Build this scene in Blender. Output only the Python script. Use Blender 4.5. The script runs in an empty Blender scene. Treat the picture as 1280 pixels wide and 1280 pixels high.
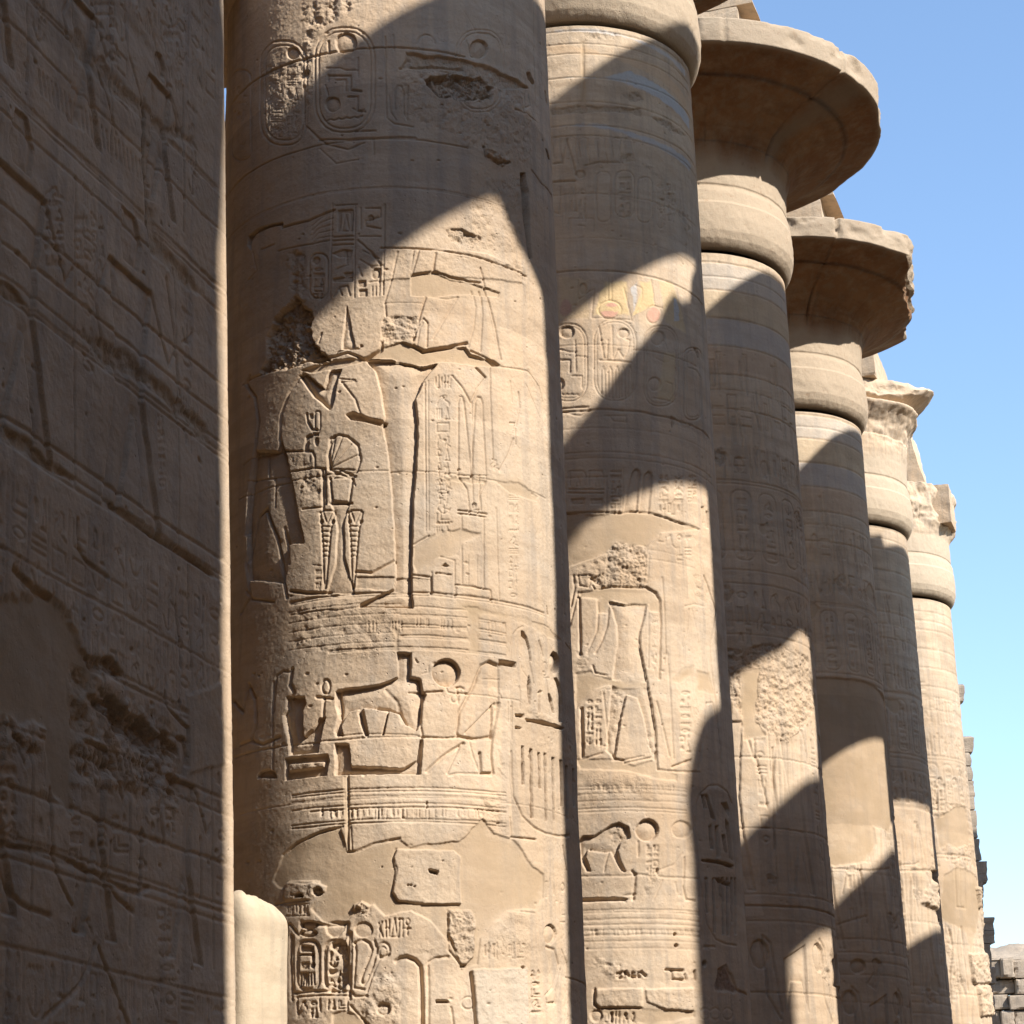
import bpy, math, random
import numpy as np

# ------------------------------------------------------------------ camera
sc = bpy.context.scene
R = math.radians
FPX, PITCH, ROLL, EYE = 2738.0, 0.32796, -0.026796, 1.6
fwd = np.array([0, math.cos(PITCH), math.sin(PITCH)])
_up = np.array([0, -math.sin(PITCH), math.cos(PITCH)])
_rt = np.array([1.0, 0, 0])
rgt = _rt*math.cos(ROLL) + _up*math.sin(ROLL)
upv = _up*math.cos(ROLL) - _rt*math.sin(ROLL)
cam_d = bpy.data.cameras.new('camera')
cam = bpy.data.objects.new('camera', cam_d)
sc.collection.objects.link(cam)
cam_d.sensor_width = 36; cam_d.lens = FPX/1280*36
cam_d.clip_end = 3000; cam_d.clip_start = 0.1
from mathutils import Matrix, Vector
m3 = Matrix([[rgt[i], upv[i], -fwd[i]] for i in range(3)])
cam.matrix_world = Matrix.Translation((0, 0, EYE)) @ m3.to_4x4()
sc.camera = cam

# ------------------------------------------------------------------ light
SUN_AZ, SUN_EL = 130.0, 38.0
w = bpy.data.worlds.new('World'); sc.world = w; w.use_nodes = True
nt = w.node_tree; nt.nodes.clear()
sky = nt.nodes.new('ShaderNodeTexSky'); sky.sky_type = 'NISHITA'; sky.sun_disc = False
sky.sun_elevation = R(SUN_EL); sky.sun_rotation = R(SUN_AZ)
sky.air_density = 1.4; sky.dust_density = 0.6; sky.ozone_density = 3.0; sky.altitude = 1500
bg = nt.nodes.new('ShaderNodeBackground'); bg.inputs['Strength'].default_value = 0.135
wo = nt.nodes.new('ShaderNodeOutputWorld')
nt.links.new(sky.outputs[0], bg.inputs['Color']); nt.links.new(bg.outputs[0], wo.inputs[0])
sl = bpy.data.lights.new('sun', 'SUN'); so = bpy.data.objects.new('sun', sl); sc.collection.objects.link(so)
sl.energy = 4.4; sl.angle = R(0.55); sl.color = (1.0, 0.96, 0.91)
sd = Vector((math.sin(R(SUN_AZ))*math.cos(R(SUN_EL)), math.cos(R(SUN_AZ))*math.cos(R(SUN_EL)), math.sin(R(SUN_EL))))
so.rotation_euler = sd.to_track_quat('Z', 'Y').to_euler()
so.location = (8, -6, 40)
sc.view_settings.view_transform = 'Standard'; sc.view_settings.look = 'None'
sc.view_settings.exposure = 1.0; sc.view_settings.gamma = 1.0
sc.cycles.max_bounces = 8; sc.cycles.diffuse_bounces = 5

# ------------------------------------------------------------------ helpers
C = sc.collection
def thing(name, label, cat, loc=(0, 0, 0), group=None):
    o = bpy.data.objects.new(name, None); C.objects.link(o); o.location = loc
    o.empty_display_size = 0.5
    o['label'] = label; o['category'] = cat
    if group: o['group'] = group
    return o
def tag(o, label, cat, group=None):
    o['label'] = label; o['category'] = cat
    if group: o['group'] = group
    return o

def grid_mesh(name, P, closed, mat, parent=None, mask=None, paint=None, loc=(0, 0, 0), smooth=True):
    """P: (nz, na, 3) world points; wraps around in the second index when closed."""
    nz, na = P.shape[:2]
    me = bpy.data.meshes.new(name)
    P = P - np.array(loc)
    me.vertices.add(nz*na); me.vertices.foreach_set('co', P.reshape(-1).astype(np.float32))
    ia = np.arange(na if closed else na-1); iz = np.arange(nz-1)
    A, Z = np.meshgrid(ia, iz); B = (A+1) % na
    q = np.stack([Z*na+B, Z*na+A, (Z+1)*na+A, (Z+1)*na+B], -1).reshape(-1, 4)   # az runs clockwise
    n = len(q)
    me.loops.add(n*4); me.loops.foreach_set('vertex_index', q.reshape(-1).astype(np.int32))
    me.polygons.add(n)
    me.polygons.foreach_set('loop_start', np.arange(0, n*4, 4, dtype=np.int32))
    me.polygons.foreach_set('loop_total', np.full(n, 4, dtype=np.int32))
    if smooth: me.polygons.foreach_set('use_smooth', np.ones(n, dtype=bool))
    me.update(calc_edges=True)
    for nm, arr in (('mask', mask), ('paint', paint)):
        if arr is not None:
            at = me.color_attributes.new(nm, 'BYTE_COLOR', 'POINT')
            at.data.foreach_set('color', arr.reshape(-1).astype(np.float32))
    me.materials.append(mat)
    o = bpy.data.objects.new(name, me); C.objects.link(o)
    if parent: o.parent = parent
    else: o.location = loc
    return o

def poly_mesh(name, verts, faces, mat, parent=None, loc=(0, 0, 0), smooth=False, bevel=0.0):
    me = bpy.data.meshes.new(name)
    me.from_pydata([tuple(np.array(v)-np.array(loc)) for v in verts], [], faces); me.update()
    if smooth:
        for p in me.polygons: p.use_smooth = True
    me.materials.append(mat)
    o = bpy.data.objects.new(name, me); C.objects.link(o)
    if parent: o.parent = parent
    else: o.location = loc
    if bevel:
        b = o.modifiers.new('b', 'BEVEL'); b.width = bevel; b.segments = 2; b.limit_method = 'ANGLE'
    return o

# value noise on an irregular lattice ------------------------------------------------
_RT = np.random.RandomState(7).rand(65536).astype(np.float32)
def _h(i, j, s): return _RT[((i*7919 + j*104729 + s*1299709) ^ (j*31)) & 65535]
def vnoise(x, y, s=0):
    xi = np.floor(x).astype(np.int64); yi = np.floor(y).astype(np.int64)
    fx = x-xi; fy = y-yi; fx = fx*fx*(3-2*fx); fy = fy*fy*(3-2*fy)
    a = _h(xi, yi, s); b = _h(xi+1, yi, s); c = _h(xi, yi+1, s); d = _h(xi+1, yi+1, s)
    return (a*(1-fx)+b*fx)*(1-fy) + (c*(1-fx)+d*fx)*fy
def fbm(x, y, s=0, o=4, g=0.5):
    t = 0; a = 1; n = 0
    for k in range(o):
        t = t + a*(vnoise(x*2**k+13.7*k, y*2**k+5.1*k, s+k)-.5); n += a; a *= g
    return t/n*2

# ------------------------------------------------------------------ materials
def stone_mat(name, base=(0.535, 0.435, 0.333), warm=(0.495, 0.375, 0.265), grey=(0.45, 0.39, 0.33), bump=1.0, attrs=True, scale=1.0):
    base, warm, grey = [(c[0]*1.01, c[1]*.965, c[2]*.885) for c in (base, warm, grey)]
    m = bpy.data.materials.new(name); m.use_nodes = True
    t = m.node_tree; t.nodes.clear(); N = t.nodes.new; L = t.links.new
    out = N('ShaderNodeOutputMaterial'); b = N('ShaderNodeBsdfPrincipled'); L(b.outputs[0], out.inputs[0])
    b.inputs['Roughness'].default_value = 0.92; b.inputs['Specular IOR Level'].default_value = 0.12
    tc = N('ShaderNodeTexCoord')
    def noise(sc_, det=6, rough=.6, mp=None):
        n = N('ShaderNodeTexNoise'); n.inputs['Scale'].default_value = sc_*scale; n.inputs['Detail'].default_value = det
        n.inputs['Roughness'].default_value = rough
        if mp is not None:
            k = N('ShaderNodeMapping'); k.inputs['Scale'].default_value = mp; L(tc.outputs['Object'], k.inputs[0]); L(k.outputs[0], n.inputs['Vector'])
        else: L(tc.outputs['Object'], n.inputs['Vector'])
        return n.outputs['Fac']
    def ramp(f, a, c):
        r = N('ShaderNodeMapRange'); r.inputs[1].default_value = a; r.inputs[2].default_value = c; r.clamp = True; L(f, r.inputs[0]); return r.outputs[0]
    def mix(f, a, c, mode='MIX'):
        x = N('ShaderNodeMix'); x.data_type = 'RGBA'; x.blend_type = mode
        if isinstance(f, (int, float)): x.inputs[0].default_value = f
        else: L(f, x.inputs[0])
        for i, v in ((6, a), (7, c)):
            if isinstance(v, tuple): x.inputs[i].default_value = (*v, 1)
            else: L(v, x.inputs[i])
        return x.outputs[2]
    def mul(a, k):
        x = N('ShaderNodeMath'); x.operation = 'MULTIPLY'; L(a, x.inputs[0])
        if isinstance(k, (int, float)): x.inputs[1].default_value = k
        else: L(k, x.inputs[1])
        return x.outputs[0]
    def inv(a):
        x = N('ShaderNodeMath'); x.operation = 'SUBTRACT'; x.inputs[0].default_value = 1; L(a, x.inputs[1]); return x.outputs[0]
    n1 = noise(.55, 5, .6); n2 = noise(2.3, 8, .65); n3 = noise(9, 6, .7); n4 = noise(1.3, 6, .6, (1, 1, 6))
    n5 = noise(2.2, 6, .6, (4, 4, .35))
    col = mix(ramp(n1, .38, .62), base, warm)
    col = mix(mul(ramp(n2, .5, .72), .6), col, grey)
    col = mix(mul(ramp(n4, .46, .62), .5), col, tuple(c*.78 for c in warm))
    col = mix(mul(ramp(n5, .48, .64), .45), col, tuple(c*.66 for c in grey))
    n6 = noise(.9, 7, .68, (1, 1, 2.2)); n7 = noise(5.5, 5, .7)
    col = mix(mul(mul(ramp(n6, .54, .68), ramp(n7, .35, .6)), .5), col, tuple(c*.58 for c in warm))
    col = mix(mul(ramp(n7, .56, .7), .22), col, tuple(min(1, c*1.16) for c in base))
    if attrs:
        am = N('ShaderNodeAttribute'); am.attribute_name = 'mask'
        sp = N('ShaderNodeSeparateColor'); L(am.outputs['Color'], sp.inputs[0])
        pl = mix(ramp(n2, .3, .7), (0.425, 0.308, 0.19), (0.375, 0.27, 0.165))
        col = mix(sp.outputs[0], col, pl)
        tn = N('ShaderNodeMapRange'); tn.inputs[3].default_value = .76; tn.inputs[4].default_value = 1.0; L(am.outputs['Alpha'], tn.inputs[0])
        cx = N('ShaderNodeCombineColor'); L(tn.outputs[0], cx.inputs[0]); L(tn.outputs[0], cx.inputs[1]); L(tn.outputs[0], cx.inputs[2])
        col = mix(1.0, col, cx.outputs[0], 'MULTIPLY')
        col = mix(mul(sp.outputs[1], .75), col, (0.235, 0.185, 0.135))
        ap = N('ShaderNodeAttribute'); ap.attribute_name = 'paint'
        wear = mul(ap.outputs['Alpha'], ramp(n3, .12, .42))
        col = mix(wear, col, ap.outputs['Color'])
    fine = ramp(noise(38, 4, .7), .3, .7)
    col = mix(mul(fine, .16), col, mix(1.0, col, (.70, .66, .62), 'MULTIPLY'))
    L(col, b.inputs['Base Color'])
    # bump: grain + sparse pits
    vo = N('ShaderNodeTexVoronoi'); vo.inputs['Scale'].default_value = 17*scale; L(tc.outputs['Object'], vo.inputs['Vector'])
    pit = ramp(vo.outputs['Distance'], 0.0, .16)
    pitw = mul(inv(pit), ramp(n2, .50, .66))
    g1 = noise(70, 4, .7); g2 = noise(18, 6, .65)
    def add(a, c):
        x = N('ShaderNodeMath'); x.operation = 'ADD'; L(a, x.inputs[0]); L(c, x.inputs[1]); return x.outputs[0]
    hgt = add(mul(g1, .35), mul(g2, .65)); hgt = add(hgt, mul(pitw, -1.1))
    if attrs:
        k = N('ShaderNodeMath'); k.operation = 'MULTIPLY_ADD'; L(sp.outputs[0], k.inputs[0]); k.inputs[1].default_value = -.6; k.inputs[2].default_value = 1
        k2 = N('ShaderNodeMath'); k2.operation = 'MULTIPLY_ADD'; L(sp.outputs[2], k2.inputs[0]); k2.inputs[1].default_value = 1.6; L(k.outputs[0], k2.inputs[2])
        hgt = mul(hgt, k2.outputs[0])
    bp = N('ShaderNodeBump'); bp.inputs['Distance'].default_value = .013*bump; bp.inputs['Strength'].default_value = .75
    L(hgt, bp.inputs['Height']); L(bp.outputs[0], b.inputs['Normal'])
    return m
M_STONE = stone_mat('carved_sandstone')
M_BLOCK = stone_mat('rough_sandstone', attrs=False, bump=2.2)
M_BELL = stone_mat('shaded_bell_sandstone', base=(0.27, 0.165, 0.095), warm=(0.21, 0.11, 0.058), grey=(0.38, 0.31, 0.23), attrs=True, bump=1.5)  # stone darkened and reddened to carry the shade under the lip
M_PLASTER = stone_mat('smooth_plaster', base=(0.50, 0.42, 0.32), warm=(0.47, 0.385, 0.285), grey=(0.46, 0.40, 0.32), attrs=False, bump=.8)
def ground_mat():
    m = stone_mat('dusty_ground', base=(0.50, 0.385, 0.26), warm=(0.46, 0.34, 0.22), grey=(0.42, 0.33, 0.23), attrs=False, bump=2)
    return m
M_GROUND = ground_mat()
M_RUBBLE = stone_mat('grey_rubble', base=(0.40, 0.34, 0.28), warm=(0.36, 0.30, 0.24), grey=(0.30, 0.27, 0.24), attrs=False, bump=2.5)

# ------------------------------------------------------------------ layout of the colonnade
PSI, AX, AY, SP, ZN, RN, TAP = 0.30022, -1.07096, 18.42298, 6.67917, 14.18898, 1.5, 0.0064199
OFF = {0: (0, 0, 0), 1: (.015, 0, .02), 2: (-.055, 0, 0), 3: (.05, 0, -.095), 4: (-.055, 0, -.12), 5: (.065, 0, .16), -1: (-.07, 0, 0), 6: (0, 0, 0)}
def ctr(n):
    o = OFF.get(n, (0, 0, 0))
    return np.array([AX+n*SP*math.sin(PSI)+o[0], AY+n*SP*math.cos(PSI)+o[1]])
def rad(z, n=0):          # z measured from the eye
    return RN + TAP*(ZN-z) - (.045+.026*(z-1.3) if n == -1 else 0)
def ray(x, y):
    d = fwd + rgt*(x-640)/FPX - upv*(y-640)/FPX
    return d/np.linalg.norm(d)
def hit(n, x, y):
    """a point of the column's face as (azimuth in degrees, height above the eye)"""
    c = ctr(n); d = ray(x, y); z = 8.0; a = d[:2]@d[:2]; b = -2*d[:2]@c
    for _ in range(4):
        r = rad(z, n); D = b*b-4*a*(c@c-r*r); D = max(D, 0)
        t = (-b-math.sqrt(D))/(2*a); z = t*d[2]
    P = t*d
    return math.degrees(math.atan2(P[0]-c[0], P[1]-c[1])) % 360, z

class Relief:
    """height field over one column's face: columns = azimuth, rows = height; carved with real depth"""
    def __init__(s, n, az0, az1, z0, z1, res, seed=0):
        s.n = n; s.r0 = 1.56; s.az0, s.az1, s.z0, s.z1 = az0, az1, z0, z1
        na = int(R(az1-az0)*s.r0/res); nz = int((z1-z0)/res)
        s.az = np.linspace(az0, az1, na).astype(np.float32); s.z = np.linspace(z0, z1, nz).astype(np.float32)
        s.u = np.radians(s.az)*s.r0
        s.res = res; s.H = np.zeros((nz, na), np.float32)
        s.M = np.zeros((nz, na, 4), np.float32); s.M[..., 3] = 1
        s.P = np.zeros((nz, na, 4), np.float32); s.k = seed*17
        s.view = (0, 0, 1)
    def V(s, ox, oy, sc_): s.view = (ox, oy, sc_)
    def xy(s, pts):
        ox, oy, k = s.view; o = []
        for x, y in pts:
            a, z = hit(s.n, ox+x/k, oy+y/k); o.append((R(a)*s.r0, z))
        return np.array(o, np.float32)
    def win(s, q, mg):
        i0, i1 = np.searchsorted(s.u, [q[:, 0].min()-mg, q[:, 0].max()+mg])
        j0, j1 = np.searchsorted(s.z, [q[:, 1].min()-mg, q[:, 1].max()+mg])
        if i1-i0 < 2 or j1-j0 < 2: return None
        U, Z = np.meshgrid(s.u[i0:i1], s.z[j0:j1]); return slice(j0, j1), slice(i0, i1), U, Z
    def dist(s, q, U, Z, closed):
        D = np.full(U.shape, 1e9, np.float32); n = len(q)
        for i in range(n if closed else n-1):
            a = q[i]; b = q[(i+1) % n]; e = b-a; L = float(e@e)+1e-12
            t = np.clip(((U-a[0])*e[0]+(Z-a[1])*e[1])/L, 0, 1)
            D = np.minimum(D, (U-a[0]-t*e[0])**2+(Z-a[1]-t*e[1])**2)
        return np.sqrt(D)
    def inside(s, q, U, Z):
        I = np.zeros(U.shape, bool); n = len(q)
        for i in range(n):
            x0, y0 = q[i]; x1, y1 = q[(i+1) % n]
            if y0 == y1: continue
            c = ((y0 > Z) != (y1 > Z)) & (U < (x1-x0)*(Z-y0)/(y1-y0)+x0); I ^= c
        return I
    def smooth(s, q, closed, it=2):
        for _ in range(it):
            o = []; n = len(q)
            for i in range(n if closed else n-1):
                a = q[i]; b = q[(i+1) % n]; o += [a*.75+b*.25, a*.25+b*.75]
            if not closed: o = [q[0]]+o+[q[-1]]
            q = np.array(o, np.float32)
        return q
    def _q(s, pts, sm, closed, raw=False):
        q = np.array(pts, np.float32) if raw else s.xy(pts)
        if sm and len(q) > 2: q = s.smooth(q, closed, 1 if len(q) > 8 else 2)
        return q
    def g(s, pts, w=.014, d=.012, closed=False, sm=0, raw=False):       # incised line
        q = s._q(pts, sm, closed, raw); w = max(w*.78, s.res*1.05); d *= .85
        W = s.win(q, w*2)
        if W is None: return
        a, b, U, Z = W; D = s.dist(q, U, Z, closed)
        D = D + .22*w*fbm(U*19, Z*19, s.k, 2)
        s.H[a, b] -= d*np.clip(1.2-D/w, 0, 1)
    def sunk(s, pts, d=.03, w=.06, sm=0, floor=.25, raw=False, jag=.006):  # sunk relief: sharp rim, body swelling back up
        q = s._q(pts, sm, True, raw)
        W = s.win(q, .03)
        if W is None: return
        a, b, U, Z = W; I = s.inside(q, U, Z); D = s.dist(q, U, Z, True)
        D = np.where(I, D, -D) + jag*fbm(U*14, Z*14, s.k+3, 3)
        e = np.clip(D/(s.res*1.2)+.5, 0, 1)
        s.H[a, b] -= e*d*(floor+(1-floor)*np.exp(-np.maximum(D, 0)/w))
    def patch(s, pts, d=.012, plaster=1.0, rough=0.0, stain=0.0, sm=0, edge=.02, jag=.03, keep=0.0, raw=False, lift=0.0, f=9):
        """a lost or re-plastered area: flat floor d below the face (d<0 stands proud)"""
        q = s._q(pts, sm, True, raw)
        W = s.win(q, .08)
        if W is None: return
        a, b, U, Z = W; I = s.inside(q, U, Z); D = s.dist(q, U, Z, True)
        D = np.where(I, D, -D) + jag*fbm(U*f, Z*f, s.k+5, 4)
        e = np.clip(D/edge+.5, 0, 1); e = e*e*(3-2*e)
        base = -d + rough*(fbm(U*6, Z*7, s.k+13, 3)*.022+np.abs(fbm(U*11, Z*13, s.k+14, 3))*-.02+fbm(U*22, Z*22, s.k+9, 4)*.020+fbm(U*60, Z*60, s.k+11, 2)*.010)
        if plaster > .5: base = base + .006*fbm(U*5, Z*5, s.k+61, 3)
        s.H[a, b] = s.H[a, b]*(1-e*(1-keep)) + base*e
        M = s.M[a, b]; eh = e
        if plaster > .5: e = np.clip((D+.05*fbm(U*6, Z*6, s.k+62, 4))/.09+.45, 0, 1)*np.clip(.82+.5*fbm(U*3, Z*3, s.k+63, 4), .35, 1)
        M[..., 0] = M[..., 0]*(1-e)+plaster*e; e = eh; M[..., 1] = np.maximum(M[..., 1], e*stain)
        M[..., 2] = np.maximum(M[..., 2]*(1-e*plaster), e*min(rough, 1))
    def rough(s, pts, amp=.012, f=16, soft=.06):
        amp *= .55
        q = s._q(pts, 0, True); W = s.win(q, .1)
        if W is None: return
        a, b, U, Z = W; I = s.inside(q, U, Z); D = np.where(I, s.dist(q, U, Z, True), -1) + .05*fbm(U*6, Z*6, s.k+4, 3)
        e = np.clip(D/soft, 0, 1)
        n_ = fbm(U*f, Z*f, s.k+8, 4)
        s.H[a, b] += e*amp*(n_*1.4-.35-1.2*np.clip(-n_-.25, 0, 1))
        s.M[a, b][..., 2] = np.maximum(s.M[a, b][..., 2], e*.8)
    def paint(s, pts, col, al=.6, soft=.03, raw=False):
        q = s._q(pts, 0, True, raw); W = s.win(q, .05)
        if W is None: return
        a, b, U, Z = W; I = s.inside(q, U, Z); D = np.where(I, s.dist(q, U, Z, True), -1)+.03*fbm(U*9, Z*9, s.k, 3)
        e = np.clip(D/soft, 0, 1)*al
        P = s.P[a, b]; o = P[..., 3:]; P[..., :3] = np.where(e[..., None] > o, col, P[..., :3]); P[..., 3] = np.maximum(P[..., 3], e)
    def circ(s, x, y, rx, ry=None, k=18, a0=0, a1=360):
        ry = ry or rx
        return [(x+rx*math.cos(R(a0+(a1-a0)*i/k)), y+ry*math.sin(R(a0+(a1-a0)*i/k))) for i in range(k+(a1-a0 != 360))]
    def rr(s, x0, y0, x1, y1, rx=None, k=5, ky=1.15):
        rx = rx or (x1-x0)*.42; ry = rx*ky; o = []
        for cx, cy, a in ((x1-rx, y0+ry, -90), (x1-rx, y1-ry, 0), (x0+rx, y1-ry, 90), (x0+rx, y0+ry, 180)):
            for i in range(k+1):
                t = R(a+90*i/k); o.append((cx+rx*math.cos(t), cy+ry*math.sin(t)))
        return o
    def ring(s, x, y, x0, x1, w=.012, d=.012, wob=.006):
        """a line running round the drum at the height of one point, between two sides"""
        ox, oy, k = s.view; z = hit(s.n, ox+x/k, oy+y/k)[1]
        a0 = hit(s.n, ox+x0/k, oy+y/k)[0]; a1 = hit(s.n, ox+x1/k, oy+y/k)[0]
        A = np.linspace(a0, a1, 30); ph = (x*7+y*3) % 97
        s.g([(R(a)*s.r0, z+wob*float(fbm(np.array(a*.12+ph), np.array(ph*1.), 3, 3))) for a in A], w, d, raw=True)
    def glyph(s, kind, x0, y0, x1, y1, d=.012, w=.011):
        X = lambda t: x0+(x1-x0)*t
        Y = lambda t: y0+(y1-y0)*t
        p = lambda L: [(X(a), Y(b)) for a, b in L]
        G = lambda L, c=False, sm=0: s.g(p(L), w, d, c, sm)
        def El(cx, cy, rx, ry, a0=0, a1=360): return [(cx+rx*math.cos(R(a0+(a1-a0)*i/12)), cy+ry*math.sin(R(a0+(a1-a0)*i/12))) for i in range(13)]
        if kind == 0: s.sunk(p(El(.5, .5, .3, .38)[:-1]), d*1.4, .03)
        elif kind == 1: G([(.05+.1*i, .4 if i % 2 else .62) for i in range(10)])
        elif kind == 2: G([(.3, 1), (.3, .25), (.45, 0), (.6, .3), (.3, .45)])
        elif kind == 3: G([(.05, .2), (.95, .2)]); G([(.05, .5), (.95, .5)]); G([(.05, .8), (.95, .8)])
        elif kind == 4: G([(.05, .5), (.5, .2), (.95, .5), (.5, .8)], True, 1)
        elif kind == 5: G(El(.5, .25, .2, .24)[:-1], True); G([(.5, .5), (.5, 1)]); G([(.2, .58), (.8, .58)])
        elif kind == 6: G([(.1, .15), (.9, .15), (.9, .85), (.1, .85)], True)
        elif kind == 7: G([(.15, .9), (.2, .5), (.45, .35), (.5, .1), (.7, .12), (.68, .35), (.75, .6), (.5, .75), (.95, .95)], False, 1); G([(.5, .75), (.5, 1)])
        elif kind == 8: s.sunk(p([(.15, .75)]+El(.5, .75, .35, .5, 180, 360)+[(.85, .75)]), d*1.3, .03)
        elif kind == 9:
            for t in (.2, .5, .8): G([(t, .1), (t, .9)])
        elif kind == 10: G([(.5, 0), (.2, .95), (.8, .95)], True); G([(.1, 1), (.9, 1)])
        elif kind == 11: G([(.1, .1), (.1, .9), (.9, .9)]); G([(.35, .1), (.35, .6), (.9, .6)])
        elif kind == 12: G([(.1, .9), (.25, .3), (.55, .15), (.6, .5), (.9, .7), (.9, .95)], False, 1); G(El(.62, .22, .1, .1)[:-1], True)
        elif kind == 13: G([(.1, .3), (.3, .7), (.7, .7), (.9, .3)], False, 1); G([(.5, .0), (.5, .7)])
    def text(s, x0, y0, x1, y1, cols, rows, seed, d=.012, w=.011, ruled=False):
        rn = random.Random(seed); cw = (x1-x0)/cols; ch = (y1-y0)/rows
        for c in range(cols):
            if ruled: s.g([(x0+c*cw-cw*.06, y0), (x0+c*cw-cw*.06, y1)], w*.8, d*.7)
            r = 0
            while r < rows:
                X0 = x0+c*cw+cw*.1; X1 = x0+(c+1)*cw-cw*.1; Y0 = y0+r*ch+ch*.08; q = rn.random()
                if q < .25: s.glyph(rn.choice([0, 8, 6]), X0, Y0, (X0+X1)/2-cw*.04, Y0+ch*.8, d, w); s.glyph(rn.choice([2, 5, 9, 10]), (X0+X1)/2+cw*.04, Y0, X1, Y0+ch*.84, d, w); r += 1
                elif q < .5: s.glyph(rn.choice([1, 3, 4, 4]), X0, Y0, X1, Y0+ch*.62, d, w); r += .8
                elif q < .8: s.glyph(rn.choice([7, 12, 13, 11, 6]), X0, Y0, X1, Y0+ch*.88, d, w); r += 1
                else: s.glyph(rn.choice([2, 9, 5]), X0, Y0, (X0+X1)/2, Y0+ch*.84, d, w); s.glyph(rn.choice([2, 10, 7]), (X0+X1)/2+cw*.05, Y0, X1, Y0+ch*.84, d, w); r += 1
        if ruled: s.g([(x1, y0), (x1, y1)], w*.8, d*.7)
    def finish(s):
        U, Z = np.meshgrid(s.u, s.z)
        pm = 1-.8*s.M[..., 0]
        s.H += pm*(.004*fbm(U*9, Z*9, s.k+21, 4)+.0022*fbm(U*45, Z*45, s.k+22, 2)) + .010*fbm(U*1.4, Z*1.4, s.k+23, 3)
        # worn, chipped areas
        wr = np.clip(fbm(U*.9, Z*1.1, s.k+31, 3)*2.2-.35, 0, 1)*pm
        s.H += wr*.010*np.minimum(fbm(U*15, Z*15, s.k+32, 4)+.1, 0)
        # tone of each drum half
        rd = np.random.RandomState(s.k+77); zb = s.z0; lev = []
        while zb < s.z1+1: lev.append((zb, rd.uniform(s.u[0], s.u[-1]), rd.uniform(.25, 1), rd.uniform(.25, 1))); zb += rd.uniform(.9, 1.25)
        Zj = Z+.03*fbm(U*2, Z, s.k+71, 3); Uj = U+.03*fbm(U, Z*3, s.k+72, 3)
        for zb, us, t1, t2 in lev: s.M[..., 3] = np.where(Zj >= zb, np.where(Uj > us, t1, t2), s.M[..., 3])
        # a few pock marks
        rn = np.random.RandomState(s.k+5); nn = int((s.az1-s.az0)*(s.z1-s.z0)*.13)
        for i in range(nn):
            u = rn.uniform(s.u[0], s.u[-1]); z = rn.uniform(s.z0, s.z1); r_ = rn.uniform(.008, .022)
            i0, i1 = np.searchsorted(s.u, [u-2*r_, u+2*r_]); j0, j1 = np.searchsorted(s.z, [z-2*r_, z+2*r_])
            if i1 > i0 and j1 > j0:
                uu, zz = np.meshgrid(s.u[i0:i1], s.z[j0:j1]); dd = np.hypot(uu-u, (zz-z)*1.6)
                s.H[j0:j1, i0:i1] -= .014*np.clip(1.3-dd/r_, 0, 1)*pm[j0:j1, i0:i1]
    def build(s, parent):
        s.finish()
        M_ = s.M[..., 0]; U, Z = np.meshgrid(s.u, s.z); M_ *= .80+.35*fbm(U*2.5, Z*2.5, s.k+40, 4)
        c = ctr(s.n)
        azc = np.arange(s.az1+4, s.az0+360-3.9, 4.0)
        az = np.concatenate([s.az, azc % 360])
        zlo = np.arange(-EYE-.05, s.z0-.2, .5); ztop = ZN+OFF[s.n][2]
        zhi = np.arange(s.z1+.3, ztop-.1, .4)
        zz = np.concatenate([zlo, s.z, zhi, [ztop]]) if s.z1 < ztop-.15 else np.concatenate([zlo, s.z])
        nz, na = len(zz), len(az)
        H = np.zeros((nz, na), np.float32); M = np.zeros((nz, na, 4), np.float32); M[..., 3] = 1; Pn = np.zeros((nz, na, 4), np.float32)
        a, b = len(zlo), len(zlo)+len(s.z)
        H[a:b, :len(s.az)] = s.H; M[a:b, :len(s.az)] = s.M; Pn[a:b, :len(s.az)] = s.P
        # fade the relief out to the plain back so the border stays closed
        A, Z = np.meshgrid(np.radians(az), zz); r = rad(Z, s.n)+H
        P = np.stack([c[0]+r*np.sin(A), c[1]+r*np.cos(A), Z+EYE], -1)
        return grid_mesh('shaft', P, True, M_STONE, parent, M, Pn, loc=(c[0], c[1], 0))

class WallRelief(Relief):
    """the same carving tools on a flat battered wall face running along the row"""
    LW = 2.0
    def __init__(s, s0, s1, z0, z1, res, seed):
        s.n = 0; s.r0 = 1.0; s.z0, s.z1, s.s0, s.s1 = z0, z1, s0, s1; s.az0, s.az1 = 0, (s1-s0)*36
        nu = int((s1-s0)/res); nz = int((z1-z0)/res)
        s.u = np.linspace(s0, s1, nu).astype(np.float32); s.z = np.linspace(z0, z1, nz).astype(np.float32)
        s.res = res; s.H = np.zeros((nz, nu), np.float32); s.M = np.zeros((nz, nu, 4), np.float32); s.M[..., 3] = 1
        s.P = np.zeros((nz, nu, 4), np.float32); s.k = seed*17; s.view = (0, 0, 1)
    def xy(s, pts):
        ox, oy, k = s.view; o = []; l0 = float((np.zeros(2)-ctr(0))@NDW)
        for x, y in pts:
            d = ray(ox+x/k, oy+y/k); t = (s.LW-l0)/float(d[:2]@NDW); p = d*t
            o.append((float((p[:2]-ctr(0))@RDW), p[2]))
        return np.array(o, np.float32)
NDW = np.array([math.sin(R(107.2)), math.cos(R(107.2))]); RDW = np.array([math.sin(R(17.2)), math.cos(R(17.2))])

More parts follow.
